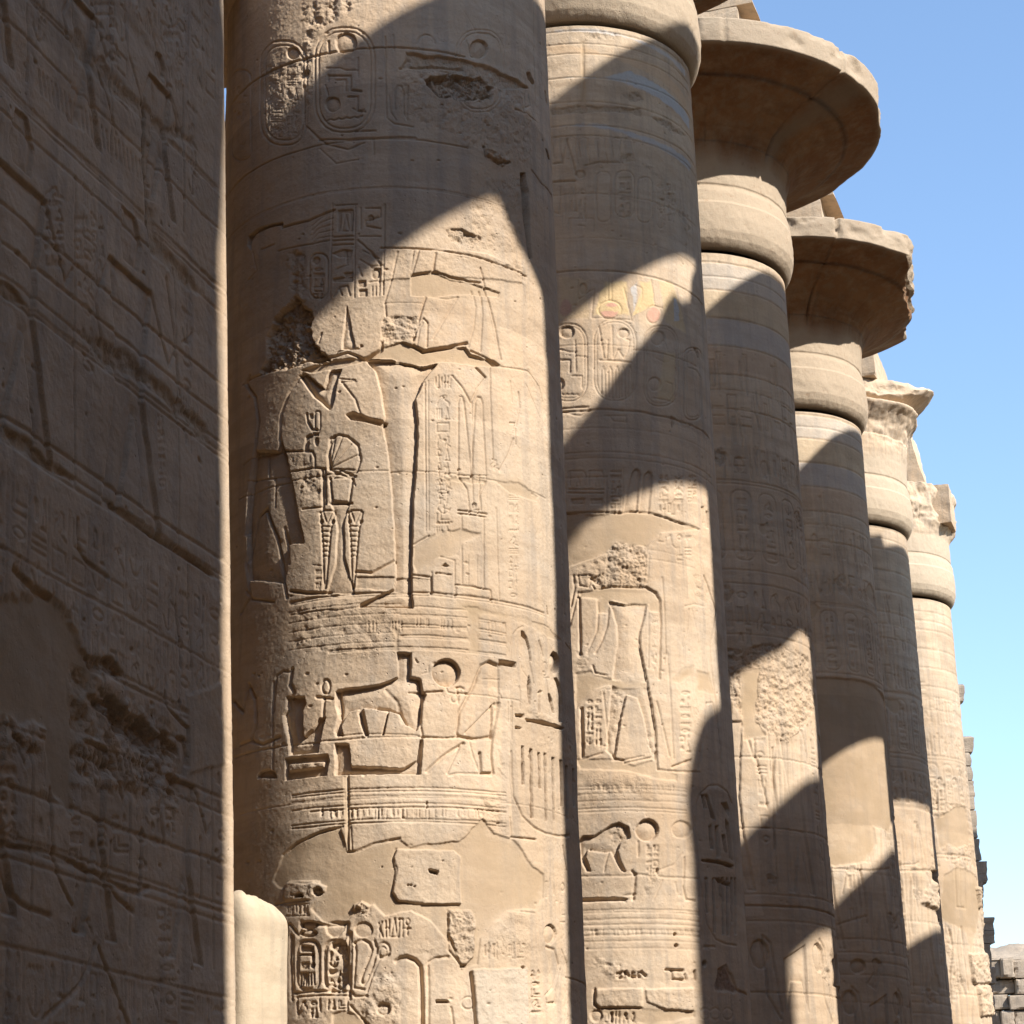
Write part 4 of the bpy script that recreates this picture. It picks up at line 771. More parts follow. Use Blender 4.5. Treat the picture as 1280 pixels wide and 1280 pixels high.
        for (x0, y0, x1, y1) in ((1212, 1193, 1243, 1228), (1222, 1234, 1249, 1268), (1220, 1110, 1233, 1133), (1226, 1136, 1237, 1166)):
            s.patch([(x0, y0), (x1, y0-2), (x1+2, y1), (x0+4, y1+2)], -.07, 0, 1.6, 0, jag=.03, edge=.03)
    return s

WALL_BAT = .066
def carve_wall():
    l0 = float((np.zeros(2)-ctr(0))@NDW); d = ray(296, 1259); t = (WallRelief.LW-l0)/float(d[:2]@NDW); pe = d*t
    se = float((pe[:2]-ctr(0))@RDW); ze = pe[2]
    s = WallRelief(se-3.6, se, -1.0, 8.6, .0075, 9); s.se, s.ze = se, ze
    g, sunk, patch, rough = s.g, s.sunk, s.patch, s.rough
    hold = s.xy
    def zline(px, py, w=.012, d=.009, x0=-4, x1=0.2):
        q = hold([(px, py)])[0]; xs = np.linspace(se+x0, se+x1, 26)
        s.g([(x, q[1]+.015*float(fbm(np.array(x*1.3+px), np.array(py*1.), 3, 4))) for x in xs], w, d, raw=True)
    for px, py in ((65, 80), (150, 110), (85, 180), (92, 196), (140, 235), (150, 275), (62, 402), (200, 495), (115, 615), (220, 690), (140, 760), (180, 860), (60, 905), (200, 985), (120, 1080), (220, 1135), (100, 1205)): zline(px, py)
    for px, py in ((160, 125), (60, 300), (100, 380), (240, 545), (200, 650), (130, 840), (240, 930), (150, 1100), (60, 1000)): zline(px, py, .014, .012)
    s.V(0, 0, 2)
    for k in range(26): x = 168+k*10; g([(x, 244+k*9.0), (x+3, 300+k*8.6)], .012, .010)
    patch([(270, 160), (330, 235), (385, 300), (440, 350), (540, 410), (545, 425), (470, 400), (400, 345), (320, 280), (255, 190)], .014, .6, .3, 0, jag=.04, edge=.05)
    patch([(415, 340), (440, 345), (432, 520), (445, 640), (560, 780), (540, 775), (430, 680), (418, 560)], .014, .5, .3, 0, jag=.04, edge=.05); g([(425, 345), (422, 480), (428, 640)], .02, .03)
    patch([(0, 680), (60, 740), (130, 800), (120, 812), (50, 765), (0, 720)], .014, .5, .4, 0, jag=.03); patch([(270, 880), (330, 900), (440, 990), (560, 1090), (560, 1140), (480, 1060), (380, 980), (290, 930)], .016, .4, .6, 0, jag=.05, edge=.05); patch([(0, 1060), (120, 1140), (230, 1220), (220, 1235), (100, 1160), (0, 1090)], .014, .4, .4, 0, jag=.03)
    g([(470, 740), (485, 900), (492, 1020)], .016, .018); g([(500, 895), (515, 890), (530, 872)], .01, .014); g([(318, 250), (345, 370), (352, 400)], .012, .014); g([(380, 30), (385, 200), (420, 330)], .012, .010); g([(440, 110), (470, 240), (520, 400)], .012, .008)
    text = s.text
    text(470, 10, 525, 280, 1, 9, 4, .008, .010); text(300, 40, 370, 240, 1, 5, 5, .009, .010); text(160, 520, 225, 700, 1, 6, 6, .008, .009); text(240, 590, 320, 760, 2, 5, 7, .007, .009); text(430, 1060, 450, 1240, 1, 8, 8, .006, .009)
    s.xy = lambda pts: np.array(pts, np.float32)
    rn = random.Random(21)
    X0 = se-3.4
    for (za, zb, kind) in ((6.9, 8.3, 't'), (5.9, 6.75, 't'), (4.9, 5.75, 'f'), (3.2, 4.75, 'f'), (2.45, 3.1, 't'), (1.3, 2.35, 'f'), (.2, 1.2, 't'), (-.8, .1, 't')):
        if kind == 't':
            n_ = int(3.3/.17); s.text(X0, zb, X0+3.3, za, n_, max(3, int((zb-za)/.15)), int(za*10)+300, .008, .009, ruled=True)
        else:
            H_ = zb-za; x = X0+.25
            while x < se-.45:
                f = lambda L: [(x+a*H_, za+b*H_) for a, b in L]
                s.sunk(f([(-.14, .80), (.14, .80), (.09, .55), (.08, .42), (.20, .02), (.10, .02), (.02, .36), (-.08, .02), (-.18, .02), (-.10, .42), (-.10, .58)]), .026, .05, floor=.15)
                s.sunk(f([(-.05, .83), (.05, .83), (.07, .92), (.03, 1.0), (-.04, .99), (-.07, .9)]), .022, .04); s.g(f([(.14, .79), (.26, .60), (.30, .66)]), .016, .016); s.g(f([(-.14, .79), (-.22, .62), (-.18, .50)]), .016, .016); s.g(f([(.31, .95), (.32, .02)]), .012, .014)
                s.text(x+.34*H_, zb-.05, x+.34*H_+.16, za+.4*H_, 1, int(H_*4), rn.randrange(999), .008, .009)
                x += .34*H_+.5
    s.xy = hold
    s.V(0, 640, 2)
    patch([(280, 500), (310, 480), (340, 520), (420, 560), (470, 590), (470, 620), (390, 605), (300, 560)], .04, 0, 1.5, .3, jag=.05, edge=.03); patch([(240, 380), (300, 385), (330, 420), (270, 415)], .03, 0, 1.5, .1, jag=.04, edge=.03)
    patch([(60, 220), (170, 230), (260, 430), (240, 560), (190, 740), (150, 700), (130, 560), (20, 520), (0, 300)], .02, .9, 0, 0, jag=.06, edge=.05)
    for k in range(13): x = 235+k*13; g([(x, 600+k*3), (x+5, 650+k*3)], .014, .022)
    rough([(200, 380), (480, 540), (480, 760), (200, 700)], .04); rough([(0, 500), (130, 560), (130, 640), (0, 620)], .05); patch([(490, 470), (575, 440), (580, 640), (490, 660)], -.008, .3, .1, 0, jag=.01); g([(435, 460), (440, 500), (490, 550), (488, 640)], .014, .018)
    for L in ([(140, 700), (145, 900), (190, 990)], [(290, 830), (280, 950), (340, 1000)], [(365, 800), (358, 960)], [(515, 820), (512, 970)], [(240, 1080), (210, 1180), (100, 1270)], [(250, 1090), (300, 1230), (320, 1280)], [(0, 840), (120, 845), (240, 900), (350, 960), (380, 940)], [(10, 880), (40, 980), (130, 1010)], [(230, 40), (230, 130), (300, 180)], [(470, 250), (480, 400)], [(500, 150), (505, 400)]): g(L, .016, .018, False, 1)
    g([(320, 10), (400, 70), (480, 120), (560, 175)], .024, .03); g([(70, 160), (120, 210), (160, 230)], .024, .03); text(180, 760, 340, 860, 3, 2, 11, .01, .011); text(380, 740, 460, 820, 2, 2, 12, .01, .011)
    text(10, 640, 60, 820, 1, 5, 13, .01, .011); text(390, 990, 450, 1180, 1, 5, 14, .008, .01); text(180, 1010, 240, 1060, 2, 1, 15, .01, .01)
    s.finish()
    U, Z = np.meshgrid(s.u, s.z)
    w = np.clip(fbm(U*.7, Z*.8, 201, 4)*3+.3, 0, 1)*(1-.7*s.M[..., 0]); s.H += w*.014*fbm(U*5, Z*7, 202, 5)
    return s
def build_wall(parent_label):
    s = carve_wall(); t = thing('gateway_wall', parent_label, 'wall', (*(ctr(0)+RDW*s.se+NDW*s.LW), 0))
    U, Z = np.meshgrid(s.u, s.z)
    end = s.se-WALL_BAT*(Z-s.ze); sh = end-s.se                       # the free end leans back with height
    edge = np.clip((U-(s.se-.022))/.022, 0, 1); edge_n = .018*fbm(Z*3, Z*0+1, 300, 4)
    L = s.LW+s.H*(1-np.clip((U-s.se+.16)/.1, 0, .8))-.014*edge**2.5
    c0 = ctr(0); S_ = U+sh+edge*edge_n
    P = np.stack([c0[0]+RDW[0]*S_+NDW[0]*L, c0[1]+RDW[1]*S_+NDW[1]*L, Z+EYE], -1)
    # continue round the corner as the end face
    K = 14; ext = []; 
    for k in range(1, K+1):
        Lk = L[:, -1]-3.2*k/K; Sk = S_[:, -1]+.012*fbm(s.z*3+k, s.z*0+k*.7, 301, 3)
        ext.append(np.stack([c0[0]+RDW[0]*Sk+NDW[0]*Lk, c0[1]+RDW[1]*Sk+NDW[1]*Lk, s.z+EYE], -1))
    P = np.concatenate([P, np.stack(ext, 1)], 1)
    ex = np.zeros((P.shape[0], K, 4), np.float32); ex[..., 3] = 1; ex0 = np.zeros((P.shape[0], K, 4), np.float32)
    o = grid_mesh('carved_face', P, False, M_STONE, t, np.concatenate([s.M, ex], 1), np.concatenate([s.P, ex0], 1), loc=tuple(t.location))
    if o.data.polygons[100].normal.xy.dot(Vector(NDW)) < 0: o.data.flip_normals()
    # body of the wall: behind, below, above and on towards the viewer
    def blk(nm, a0, a1, b0, b1, z0_, z1_, sd):
        q = []
        for z_ in (z0_, z1_):
            for a, b in ((a0, b0), (a0, b1), (a1, b1), (a1, b0)):
                p = c0+RDW*(a-WALL_BAT*(z_-EYE-s.ze)*(a > s.se-1))+NDW*b; q.append((p[0], p[1], z_))
        rocky(nm, q, M_BLOCK, t, sd, .001, 10, tuple(t.location))
    blk('wall_core', s.se-14, s.se-3.62, s.LW-3.2, s.LW-.02, 0, 16, 51); blk('wall_core', s.se-3.6, s.se-.06, s.LW-3.19, s.LW-.14, 0, 9.6+EYE-1.62, 52)
    blk('wall_core', s.se-3.6, s.se-.01, s.LW-3.2, s.LW-.02, 8.62+EYE, 16, 53); blk('wall_core', s.se-3.6, s.se, s.LW-3.2, s.LW-.02, 0, EYE-1.02, 54)
    return s

# ------------------------------------------------------------------ big structure
PROFILE = [(-.012, 1.44), (0, 1.51), (.05, 1.565), (.12, 1.61), (.24, 1.65), (.45, 1.665), (.70, 1.655), (.90, 1.63), (.985, 1.60), (1.0, 1.575), (1.03, 1.60), (1.25, 1.605), (1.5, 1.63), (1.7, 1.69), (1.88, 1.81), (2.04, 2.02), (2.18, 2.30), (2.30, 2.60), (2.41, 2.93), (2.48, 3.14), (2.51, 3.19), (2.87, 3.215), (2.88, 3.20)]
def capital(n, parent, prof=PROFILE, lim=None, seed=0, jag=.11, pale_lip=True, cracks=(), soot=None, mat=None, crumble=0, tip=None):
    c = ctr(n); z0 = ZN+OFF[n][2]
    zs = [p[0] for p in prof]; rs = [p[1] for p in prof]
    zz = np.unique(np.concatenate([np.arange(0, zs[-1], .025), zs])); r0 = np.interp(zz, zs, rs)
    az = np.arange(0, 360, .75); A, Z = np.meshgrid(np.radians(az), zz); r = np.repeat(r0[:, None], len(az), 1)
    U = A*2.0
    r = r+.012*fbm(U*3, Z*3, 60+seed, 4)+.006*fbm(U*14, Z*14, 70+seed, 3)
    # chipped lip
    lip = np.clip((Z-(zs[-1]-.45))/.3, 0, 1); r -= lip*jag*np.clip(fbm(U*2.2, Z*1.5, 80+seed, 5)*2.2, -.15, 1.4)
    # faint petals engraved on the bell
    pet = np.abs(((np.degrees(A)+seed*3) % 15)-7.5); rel = np.clip((Z-1.3)/.4, 0, 1)*np.clip((zs[-1]-.5-Z)/.3, 0, 1)
    r -= .022*np.exp(-(pet/.4)**2)*rel*np.clip(.6+fbm(U, Z*2, 55+seed, 3)*1.5, 0, 1)
    for ca, cw, cd in cracks:
        off = (np.degrees(A)-ca+.8*fbm(Z*3, Z*2+ca, 12, 3)+180) % 360-180
        r -= cd*np.exp(-(off/cw)**2)*np.clip((Z-1.5)/.3, .0, 1)
    r += crumble*np.clip((Z-1.5)/.4, 0, 1)*(fbm(U*.9, Z*1.6, 120+seed, 4)+.4*fbm(U*4, Z*5, 121+seed, 4)-.1)
    brk = np.zeros_like(r)
    if lim is not None:
        L = lim(np.degrees(A), Z)+.16*fbm(U*1.3, Z*1.3, 90+seed, 3)+.10*fbm(U*4, Z*4, 91+seed, 4)
        brk = np.clip((r-L)/.05, 0, 1); r = np.minimum(r, L)
    M = np.zeros(r.shape+(4,), np.float32); M[..., 3] = 1; M[..., 2] = brk
    M[..., 1] = .5*np.clip(fbm(U*.9, Z*2.2, 95+seed, 4)*2.5-.1, 0, 1)*rel
    if soot: M[..., 1] = np.maximum(M[..., 1], np.clip(1.3-np.abs(np.degrees(A)-np.interp(Z, [p[0] for p in soot], [p[1] for p in soot])+9*fbm(U, Z*2, 44, 3))/np.interp(Z, [p[0] for p in soot], [p[2] for p in soot]), 0, 1))
    Zr = Z
    if tip:
        g_ = np.clip((Z-tip[2])/.4, 0, 1); b_ = np.exp(-((np.degrees(A)-tip[0])/24)**2)
        r = r+g_*(b_*tip[1]-.12*(1-b_)); Zr = Z+g_*(b_*.16-.14*(1-b_)+.10*fbm(U*1.2, Z*0+2, 131, 4))
    P = np.stack([c[0]+r*np.sin(A), c[1]+r*np.cos(A), Zr+z0+EYE], -1)
    # paint: sunlit swelling and lip painted pale, the bell's shade stays as brown
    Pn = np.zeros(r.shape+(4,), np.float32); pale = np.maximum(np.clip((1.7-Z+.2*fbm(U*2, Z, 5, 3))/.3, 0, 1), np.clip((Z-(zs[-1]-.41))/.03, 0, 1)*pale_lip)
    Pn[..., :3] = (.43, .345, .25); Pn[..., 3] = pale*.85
    # close top
    rt = r[-1]; k = []
    for t in (.97, .6, .3): k.append(np.stack([c[0]+rt*t*np.sin(A[0]), c[1]+rt*t*np.cos(A[0]), np.full(len(az), zs[-1]+z0+EYE+.004)], -1))
    P = np.concatenate([P, np.array(k)]); q = np.zeros((3,)+M.shape[1:], np.float32); q[..., 3] = 1
    Pq = np.repeat(Pn[-1:], 3, 0)
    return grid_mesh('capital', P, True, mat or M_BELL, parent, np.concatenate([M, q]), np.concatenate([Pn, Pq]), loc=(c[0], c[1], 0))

ND = np.array([math.sin(R(107.2)), math.cos(R(107.2))])      # across the nave, towards the sun side
RD = np.array([math.sin(R(17.2)), math.cos(R(17.2))])        # along the row
def rocky(name, boxpts, mat, parent=None, seed=0, amp=.04, cuts=9, loc=(0, 0, 0)):
    """a hewn block: eight corners, faces subdivided and weathered"""
    b = np.array(boxpts, float)       # bottom 4 (ccw), top 4
    V = []; F = []; idx = {}
    ctr_ = b.mean(0)
    def vid(p):
        k = tuple(np.round(p, 4))
        if k not in idx:
            idx[k] = len(V); V.append(p)
        return idx[k]
    for f in ((0, 3, 2, 1), (4, 5, 6, 7), (0, 1, 5, 4), (1, 2, 6, 5), (2, 3, 7, 6), (3, 0, 4, 7)):
        p0, p1, p2, p3 = [b[i] for i in f]
        for i in range(cuts):
            for j in range(cuts):
                q = []
                for di, dj in ((0, 0), (1, 0), (1, 1), (0, 1)):
                    s_ = (i+di)/cuts; t = (j+dj)/cuts
                    q.append(vid((p0*(1-s_)+p1*s_)*(1-t)+(p3*(1-s_)+p2*s_)*t))
                F.append(q)
    Va = np.array(V)
    d = Va-ctr_
    n1 = fbm(Va[:, 0]*1.7+Va[:, 2]*.9, Va[:, 1]*1.7-Va[:, 2]*1.3, 100+seed, 4); n2 = fbm(Va[:, 0]*6+Va[:, 2]*4, Va[:, 1]*6-Va[:, 2]*5, 110+seed, 3)
    ext = np.abs(d)/np.maximum(np.abs(d).max(0), 1e-6); edge = np.clip(np.sort(ext, 1)[:, 1]-.86, 0, .14)/.14
    Va = ctr_+d*(1+(n1*amp+n2*amp*.5)[:, None]*.6-(edge*np.abs(n2+n1)*amp*1.2)[:, None])
    o = poly_mesh(name, Va, F, mat, parent, loc); return o
def rbox(c, along, across, z0, z1):
    """corners of a box lying along the row"""
    o = []
    for z in (z0, z1):
        for s_, t in ((-1, -1), (-1, 1), (1, 1), (1, -1)):
            p = np.array(c)+RD*along*s_*.5+ND*across*t*.5; o.append((p[0], p[1], z))
    # order ccw seen from above
    return [o[0], o[1], o[2], o[3], o[4], o[5], o[6], o[7]]

def column(n, label, relief, cap=True, prof=PROFILE, lim=None, seed=0, aba=1.15, group='great papyrus columns of the near row', **kw):
    c = ctr(n)
    t = thing('stone_column', label, 'column', (c[0], c[1], 0), group)
    relief.build(t)
    z0 = ZN+OFF[n][2]+EYE
    if cap: capital(n, t, prof, lim, seed, **kw)
    if aba:
        rocky('abacus', rbox(c, 2.6, 2.6, z0+prof[-1][0]+.02, z0+prof[-1][0]+aba), M_BLOCK, t, seed, .03, 12, (c[0], c[1], 0))
    # low round base
    A, Z = np.meshgrid(np.radians(np.arange(0, 360, 5)), np.array([0., .35, .5, .52])); rr_ = np.array([2.3, 2.3, 2.2, 1.4])[:, None]+0*A
    grid_mesh('base', np.stack([c[0]+rr_*np.sin(A), c[1]+rr_*np.cos(A), Z], -1), True, M_BLOCK, t, loc=(c[0], c[1], 0))
    return t

# ground sheet
gs = 900.0; step = 60
xs = np.linspace(-gs, gs, step); G = np.zeros((step, step, 3)); G[..., 0], G[..., 1] = np.meshgrid(xs, -xs)
G[..., 2] = 0
go = grid_mesh('ground', G, False, M_GROUND); go['kind'] = 'structure'
for p in go.data.polygons: pass
bm_n = go.data.polygons[0].normal.z
if bm_n < 0: go.data.flip_normals()

WALL = build_wall('huge carved wall filling the left edge, in deep shade with a thin sunlit right edge')
column(0, 'broad carved column with the headless standing figure, the bull and disc relief, sun falling down its middle', carve_front(), seed=1)
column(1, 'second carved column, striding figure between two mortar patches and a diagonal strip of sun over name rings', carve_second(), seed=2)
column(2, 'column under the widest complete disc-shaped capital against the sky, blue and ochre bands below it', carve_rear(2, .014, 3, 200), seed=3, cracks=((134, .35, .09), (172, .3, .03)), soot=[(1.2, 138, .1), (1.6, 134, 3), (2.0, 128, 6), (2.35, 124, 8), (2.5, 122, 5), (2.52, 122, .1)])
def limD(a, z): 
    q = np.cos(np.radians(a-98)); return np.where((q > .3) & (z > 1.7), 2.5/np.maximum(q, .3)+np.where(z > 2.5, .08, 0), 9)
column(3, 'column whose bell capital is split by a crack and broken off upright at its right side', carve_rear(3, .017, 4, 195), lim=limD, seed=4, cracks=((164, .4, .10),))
PE = PROFILE[:12]+[(1.5, 1.62), (1.9, 1.66), (2.2, 1.74), (2.38, 1.86), (2.5, 1.97), (2.55, 1.98), (2.59, 1.86), (2.63, 1.70), (2.70, 1.74), (2.83, 1.92), (2.96, 2.10), (3.06, 2.18), (3.12, 2.12)]
def limE(a, z):
    q = np.clip((150-a)/30, 0, 1)*np.clip((a-30)/15, 0, 1)
    return np.where(z > 2.62, 1.80+.40*q, 9)
column(4, 'column with a ruined capital, a dark pointed fragment of its rim jutting over the sky', carve_rear(4, .021, 5, 190), prof=PE, seed=5, aba=.8, lim=limE, pale_lip=False, jag=.03, crumble=.12, mat=M_STONE, tip=(92, .22, 2.62))
PF = PROFILE[:12]+[(1.5, 1.60), (1.8, 1.66), (2.1, 1.74), (2.35, 1.85), (2.6, 1.86), (2.75, 1.8)]
column(5, 'farthest column standing fully in sun, capital crumbled to a stump, rough blocks set in its lower right side', carve_rear(5, .024, 6, 190), prof=PF, seed=6, aba=0, pale_lip=False, mat=M_STONE, crumble=.25, lim=lambda a, z: np.where(z > 1.7, 1.9-.25*np.clip(np.cos(np.radians(a-160)), 0, 1), 9))

# ------------------------------------------------------------------ the sunny side of the nave (outside the frame): its columns and beams cast the shadows
TE = math.tan(R(SUN_EL)); SDIR = np.array([math.sin(R(SUN_AZ)), math.cos(R(SUN_AZ))]); QDIR = np.array([math.sin(R(SUN_AZ-90)), math.cos(R(SUN_AZ-90))])
LAT = 9.75
def opp(n, q, h, lat=LAT, back=0.0):
    """world point on the far side's face whose shadow falls at (q, h) of column n"""
    cq = float(QDIR@ND); cs = float(SDIR@ND)
    S = (lat-q*cq)/cs; Sb = (lat+back-q*cq)/cs
    p = ctr(n)+QDIR*q+SDIR*S
    return np.array([p[0], p[1], h+Sb*TE+EYE])
def beam(name, label, cat, n, poly, thick, lat=LAT, group=None, mat=None):
    """poly: (q, h, lower?) outline of a run of masonry, thick metres deep away from the nave"""
    f = [opp(n, q, h, lat, thick if low else 0) for q, h, low in poly]; k = len(f)
    tk = thick/float(SDIR@ND); b = [p+np.array([SDIR[0]*tk, SDIR[1]*tk, 0]) for p in f]
    faces = [list(range(k)), list(range(2*k-1, k-1, -1))]+[[i, i+k, (i+1) % k+k, (i+1) % k] for i in range(k)]
    c0 = np.mean(f, 0); loc = (c0[0], c0[1], c0[2])
    o = poly_mesh(name, f+b, faces, mat or M_BLOCK, None, loc)
    import bmesh
    bm = bmesh.new(); bm.from_mesh(o.data); bmesh.ops.recalc_face_normals(bm, faces=bm.faces); bm.to_mesh(o.data); bm.free()
    tag(o, label, cat, group); return o
def shaft_opp(label, n, q, r, top, lat=LAT, bell=None, group='columns across the nave', name='stone_column'):
    p = opp(n, q, 0, lat)[:2]+ND*r*.9
    p = ctr(n)+QDIR*q+SDIR*((lat-q*float(QDIR@ND))/float(SDIR@ND))
    t = thing(name, label, 'column', (p[0], p[1], 0), group)
    zs = np.linspace(0, top, 60); A, Z = np.meshgrid(np.radians(np.arange(0, 360, 3)), zs)
    rr_ = r+.004*(top-Z)+.02*fbm(A*3, Z*.8, 33, 3)
    grid_mesh('shaft', np.stack([p[0]+rr_*np.sin(A), p[1]+rr_*np.cos(A), Z], -1), True, M_BLOCK, t, loc=(p[0], p[1], 0))
    if bell:
        zb = np.array([b[0] for b in bell]); rb = np.array([b[1] for b in bell]); A, Z = np.meshgrid(np.radians(np.arange(0, 360, 3)), zb)
        r2 = rb[:, None]+.03*fbm(A*4, Z*3, 35, 3)
        grid_mesh('capital', np.stack([p[0]+r2*np.sin(A), p[1]+r2*np.cos(A), Z+0*A], -1), True, M_BLOCK, t, loc=(p[0], p[1], 0))
    return t
H0 = EYE+LAT/float(SDIR@ND)*TE      # height of the far side's h = 0
_e = []
for z_ in (9.5, -3.2):
    P_ = RDW*(WALL.se-WALL_BAT*(z_-WALL.ze)-.10)+NDW*WALL.LW
    _e.append((float(P_@QDIR), z_-float(P_@SDIR)*TE))
def _gate():
    beam('gateway_jamb', 'sloping jamb of the gateway on the sun side of the viewer', 'gateway', 0,
         [(_e[0][0], _e[0][1], 0), (_e[1][0], _e[1][1], 0), (_e[1][0]-.2, -H0+.1, 0), (-17, -H0+.1, 0), (-17, _e[0][1], 0)], .25)
_gate()
shaft_opp('great column across the nave with a spreading capital', 0, 1.93, 1.50, H0+7.3, bell=[(H0+5.8, 1.50), (H0+6.3, 1.52), (H0+6.75, 1.62), (H0+7.1, 1.80), (H0+7.35, 2.02), (H0+7.6, 2.3), (H0+7.7, 1.0)])
shaft_opp('great column across the nave, plain topped, one bay on', 1, 1.86, 1.54, H0+7.2)
shaft_opp('great column across the nave, plain topped, two bays on', 2, 1.95, 1.50, H0+7.2)
shaft_opp('great column across the nave, plain topped, three bays on', 3, 1.90, 1.50, H0+7.2)
shaft_opp('last great column across the nave before the fallen bays', 4, 1.88, 1.50, H0+7.2)
TH = 1.0
shaft_opp('unseen column added across the nave to shade the ruined stump', 6, .3, 1.9, H0+9)  # caster added so the rubble stump stays dark
def up(n0, q, h, n1=0):  # express (n1) coordinates in column n0's frame
    d = ctr(n1)-ctr(n0); return (q+float(d@QDIR), h-float(d@SDIR)*TE)
def B(n, q, h, low=0): a = up(0, q, h, n); return (a[0], a[1], low)
beam('architrave', 'lower stone beam across the nave, broken away in a slope over its second bay', 'architrave', 0,
     [B(0, -3.363, 6.85, 1), B(0, -1.409, 7.118, 1), B(0, -0.332, 7.568, 1), B(0, 1.69, 7.72, 1), B(0, 3.99, 7.52, 1), B(1, -1.263, 7.037, 1), B(1, -0.557, 7.105, 1), B(1, 0.269, 7.183, 1), B(1, 1.69, 7.22, 1), B(2, -1.011, 6.686, 1), B(2, -0.343, 6.856, 1), B(2, 0.13, 7.183, 1), B(2, 1.69, 7.27, 1), B(3, -1.011, 6.796, 1), B(3, 0.269, 7.063, 1), B(3, 1.69, 7.32, 1), B(4, -0.779, 7.219, 1), B(4, -0.031, 7.058, 1), B(4, 1.69, 7.12, 1), B(4, 3.39, 7.22, 1),
      B(4, 3.39, 11.6), B(1, 0.95, 11.2), B(1, 0.50, 10.3), B(1, 0.249, 9.92), B(1, 0.17, 9.589), B(1, -0.011, 9.492), B(1, -0.155, 9.568), B(1, -0.29, 9.415), B(1, -0.449, 9.116), B(1, -0.667, 8.913), B(1, -0.894, 8.684), B(1, -1.134, 8.384), B(1, -1.563, 8.0), B(1, -1.963, 8.4), B(1, -2.363, 9.4), B(0, -0.238, 9.744), B(0, -1.409, 9.508), B(0, -3.363, 9.1)], TH)
beam('architrave', 'upper stone beam across the nave carrying the roof over its middle bays', 'architrave', 0,
     [B(1, -2.563, 9.3, 1), B(1, -1.304, 9.594, 1), B(1, -0.623, 9.822, 1), B(1, 0.1, 10.119, 1), B(1, 0.367, 10.186, 1), B(4, 3.39, 10.15, 1),
      B(4, 3.39, 13.12), B(4, 0.464, 12.528), B(4, 0.16, 12.528), B(4, -0.449, 12.446), B(4, -0.481, 12.71), B(4, -0.779, 12.739), B(4, -1.563, 12.3), B(3, 1.69, 13.12), B(3, 0.03, 12.688), B(3, -0.471, 12.492), B(3, -1.409, 11.848), B(2, 1.59, 13.12), B(2, 0.269, 12.863), B(2, -0.144, 12.82), B(2, -0.678, 12.571), B(2, -1.409, 12.148), B(1, 1.59, 13.32), B(1, 0.269, 13.273), B(1, -0.343, 12.976), B(1, -1.109, 12.641), B(1, -2.563, 12.3)], TH)
LOW = 14.0
beam('sun_blocker', 'unseen pier added across the nave to block sun from the aisle', 'pier', 0,
     [(-4.85, 3.4, 0), (-3.2, 2.9, 0), (-2.2, 1.4, 0), (-1.535, .6, 0), (-1.53, 3.0, 0), (-1.53, 5.0, 0), (-1.53, 7.2, 0), (-4.85, 6.4, 0)], .3, LAT+.1)  # added block: keeps sun out of the aisle and off the front column's left
beam('architrave', 'low side aisle beam beyond the nave columns', 'architrave', 0,
     [B(2, -1.563, 2.2, 1), B(2, -0.557, 2.565, 1), B(2, -0.042, 2.817, 1), B(2, 0.839, 3.069, 1), B(3, -2.963, 2.3, 1), B(3, -1.563, 0.7, 1), B(3, -0.343, 1.306, 1), B(3, 0.56, 1.54, 1), B(4, -1.563, 0.3, 1), B(4, 2.49, 0.82, 1),
      B(4, 2.49, 4.72), B(4, 0.269, 4.653), B(4, -0.723, 4.392), B(3, 1.59, 5.17), B(3, 0.269, 5.153), B(3, -0.332, 4.798), B(3, -1.011, 4.466), B(2, 1.59, 5.17), B(2, 0.464, 5.178), B(2, -0.093, 4.959), B(2, -1.06, 4.434), B(2, -1.863, 4.0)], .6, LOW)
shaft_opp('side aisle column behind the great ones', 2, -1.90, 1.35, EYE+LOW/float(SDIR@ND)*TE+3.6, LOW, group='side aisle columns')
shaft_opp('side aisle column with a domed top', 1, .96, 1.36, EYE+LOW/float(SDIR@ND)*TE+2.9, LOW, group='side aisle columns',
          bell=[(EYE+LOW/float(SDIR@ND)*TE+2.8, 1.36), (EYE+LOW/float(SDIR@ND)*TE+3.2, 1.38), (EYE+LOW/float(SDIR@ND)*TE+3.45, 1.3), (EYE+LOW/float(SDIR@ND)*TE+3.6, .9), (EYE+LOW/float(SDIR@ND)*TE+3.66, .2)])

# ------------------------------------------------------------------ plaster stub between the two nearest columns
def at(px, py, d):     # world point seen at (px, py), d metres ahead
    r = ray(px, py); return np.array([0, 0, EYE])+r*(d/math.hypot(r[0], r[1]))
b0 = at(322, 1121, 15.2)
c0 = b0[:2]
hx = []
top = b0[2]
cx = at(300, 1200, 15.2)
W2 = (at(350, 1280, 15.2)-at(300, 1280, 15.2))[0]
hs = .24
zz_ = np.concatenate([np.linspace(0, top-hs, 60), top-hs+hs*np.sin(np.linspace(.05, math.pi/2, 16)), [top+.004, top+.006]])
A, Z = np.meshgrid(np.radians(np.arange(0, 360, 4)), zz_)
k = np.clip((Z-(top-hs))/hs, 0, 1); rs = (W2+.03)*(.50+.50*np.sqrt(1-np.minimum(k, 1)**2))+.03*(top-Z)/top
rs = rs*np.minimum(1.22, (np.abs(np.cos(A-.5))**5+np.abs(np.sin(A-.5))**5)**(-1/5.))/1.12; rs = rs*(1+.05*fbm(np.cos(A)*1.5+5, np.sin(A)*1.5+Z*2.5, 3, 4)+.012*fbm(A*6, Z*9, 5, 3)); rs[-2] *= .7; rs[-1] *= .05
Zd = Z+(.05*fbm(np.cos(A)*2+3, np.sin(A)*2+3, 8, 3)-.02*np.sin(A)*rs/W2)*np.clip((k-.3)/.5, 0, 1)
pp = np.stack([cx[0]+rs*np.sin(A), cx[1]+rs*np.cos(A)*1.3, Zd], -1)
st = grid_mesh('stone_stub', pp, True, M_PLASTER, loc=(cx[0], cx[1], 0))
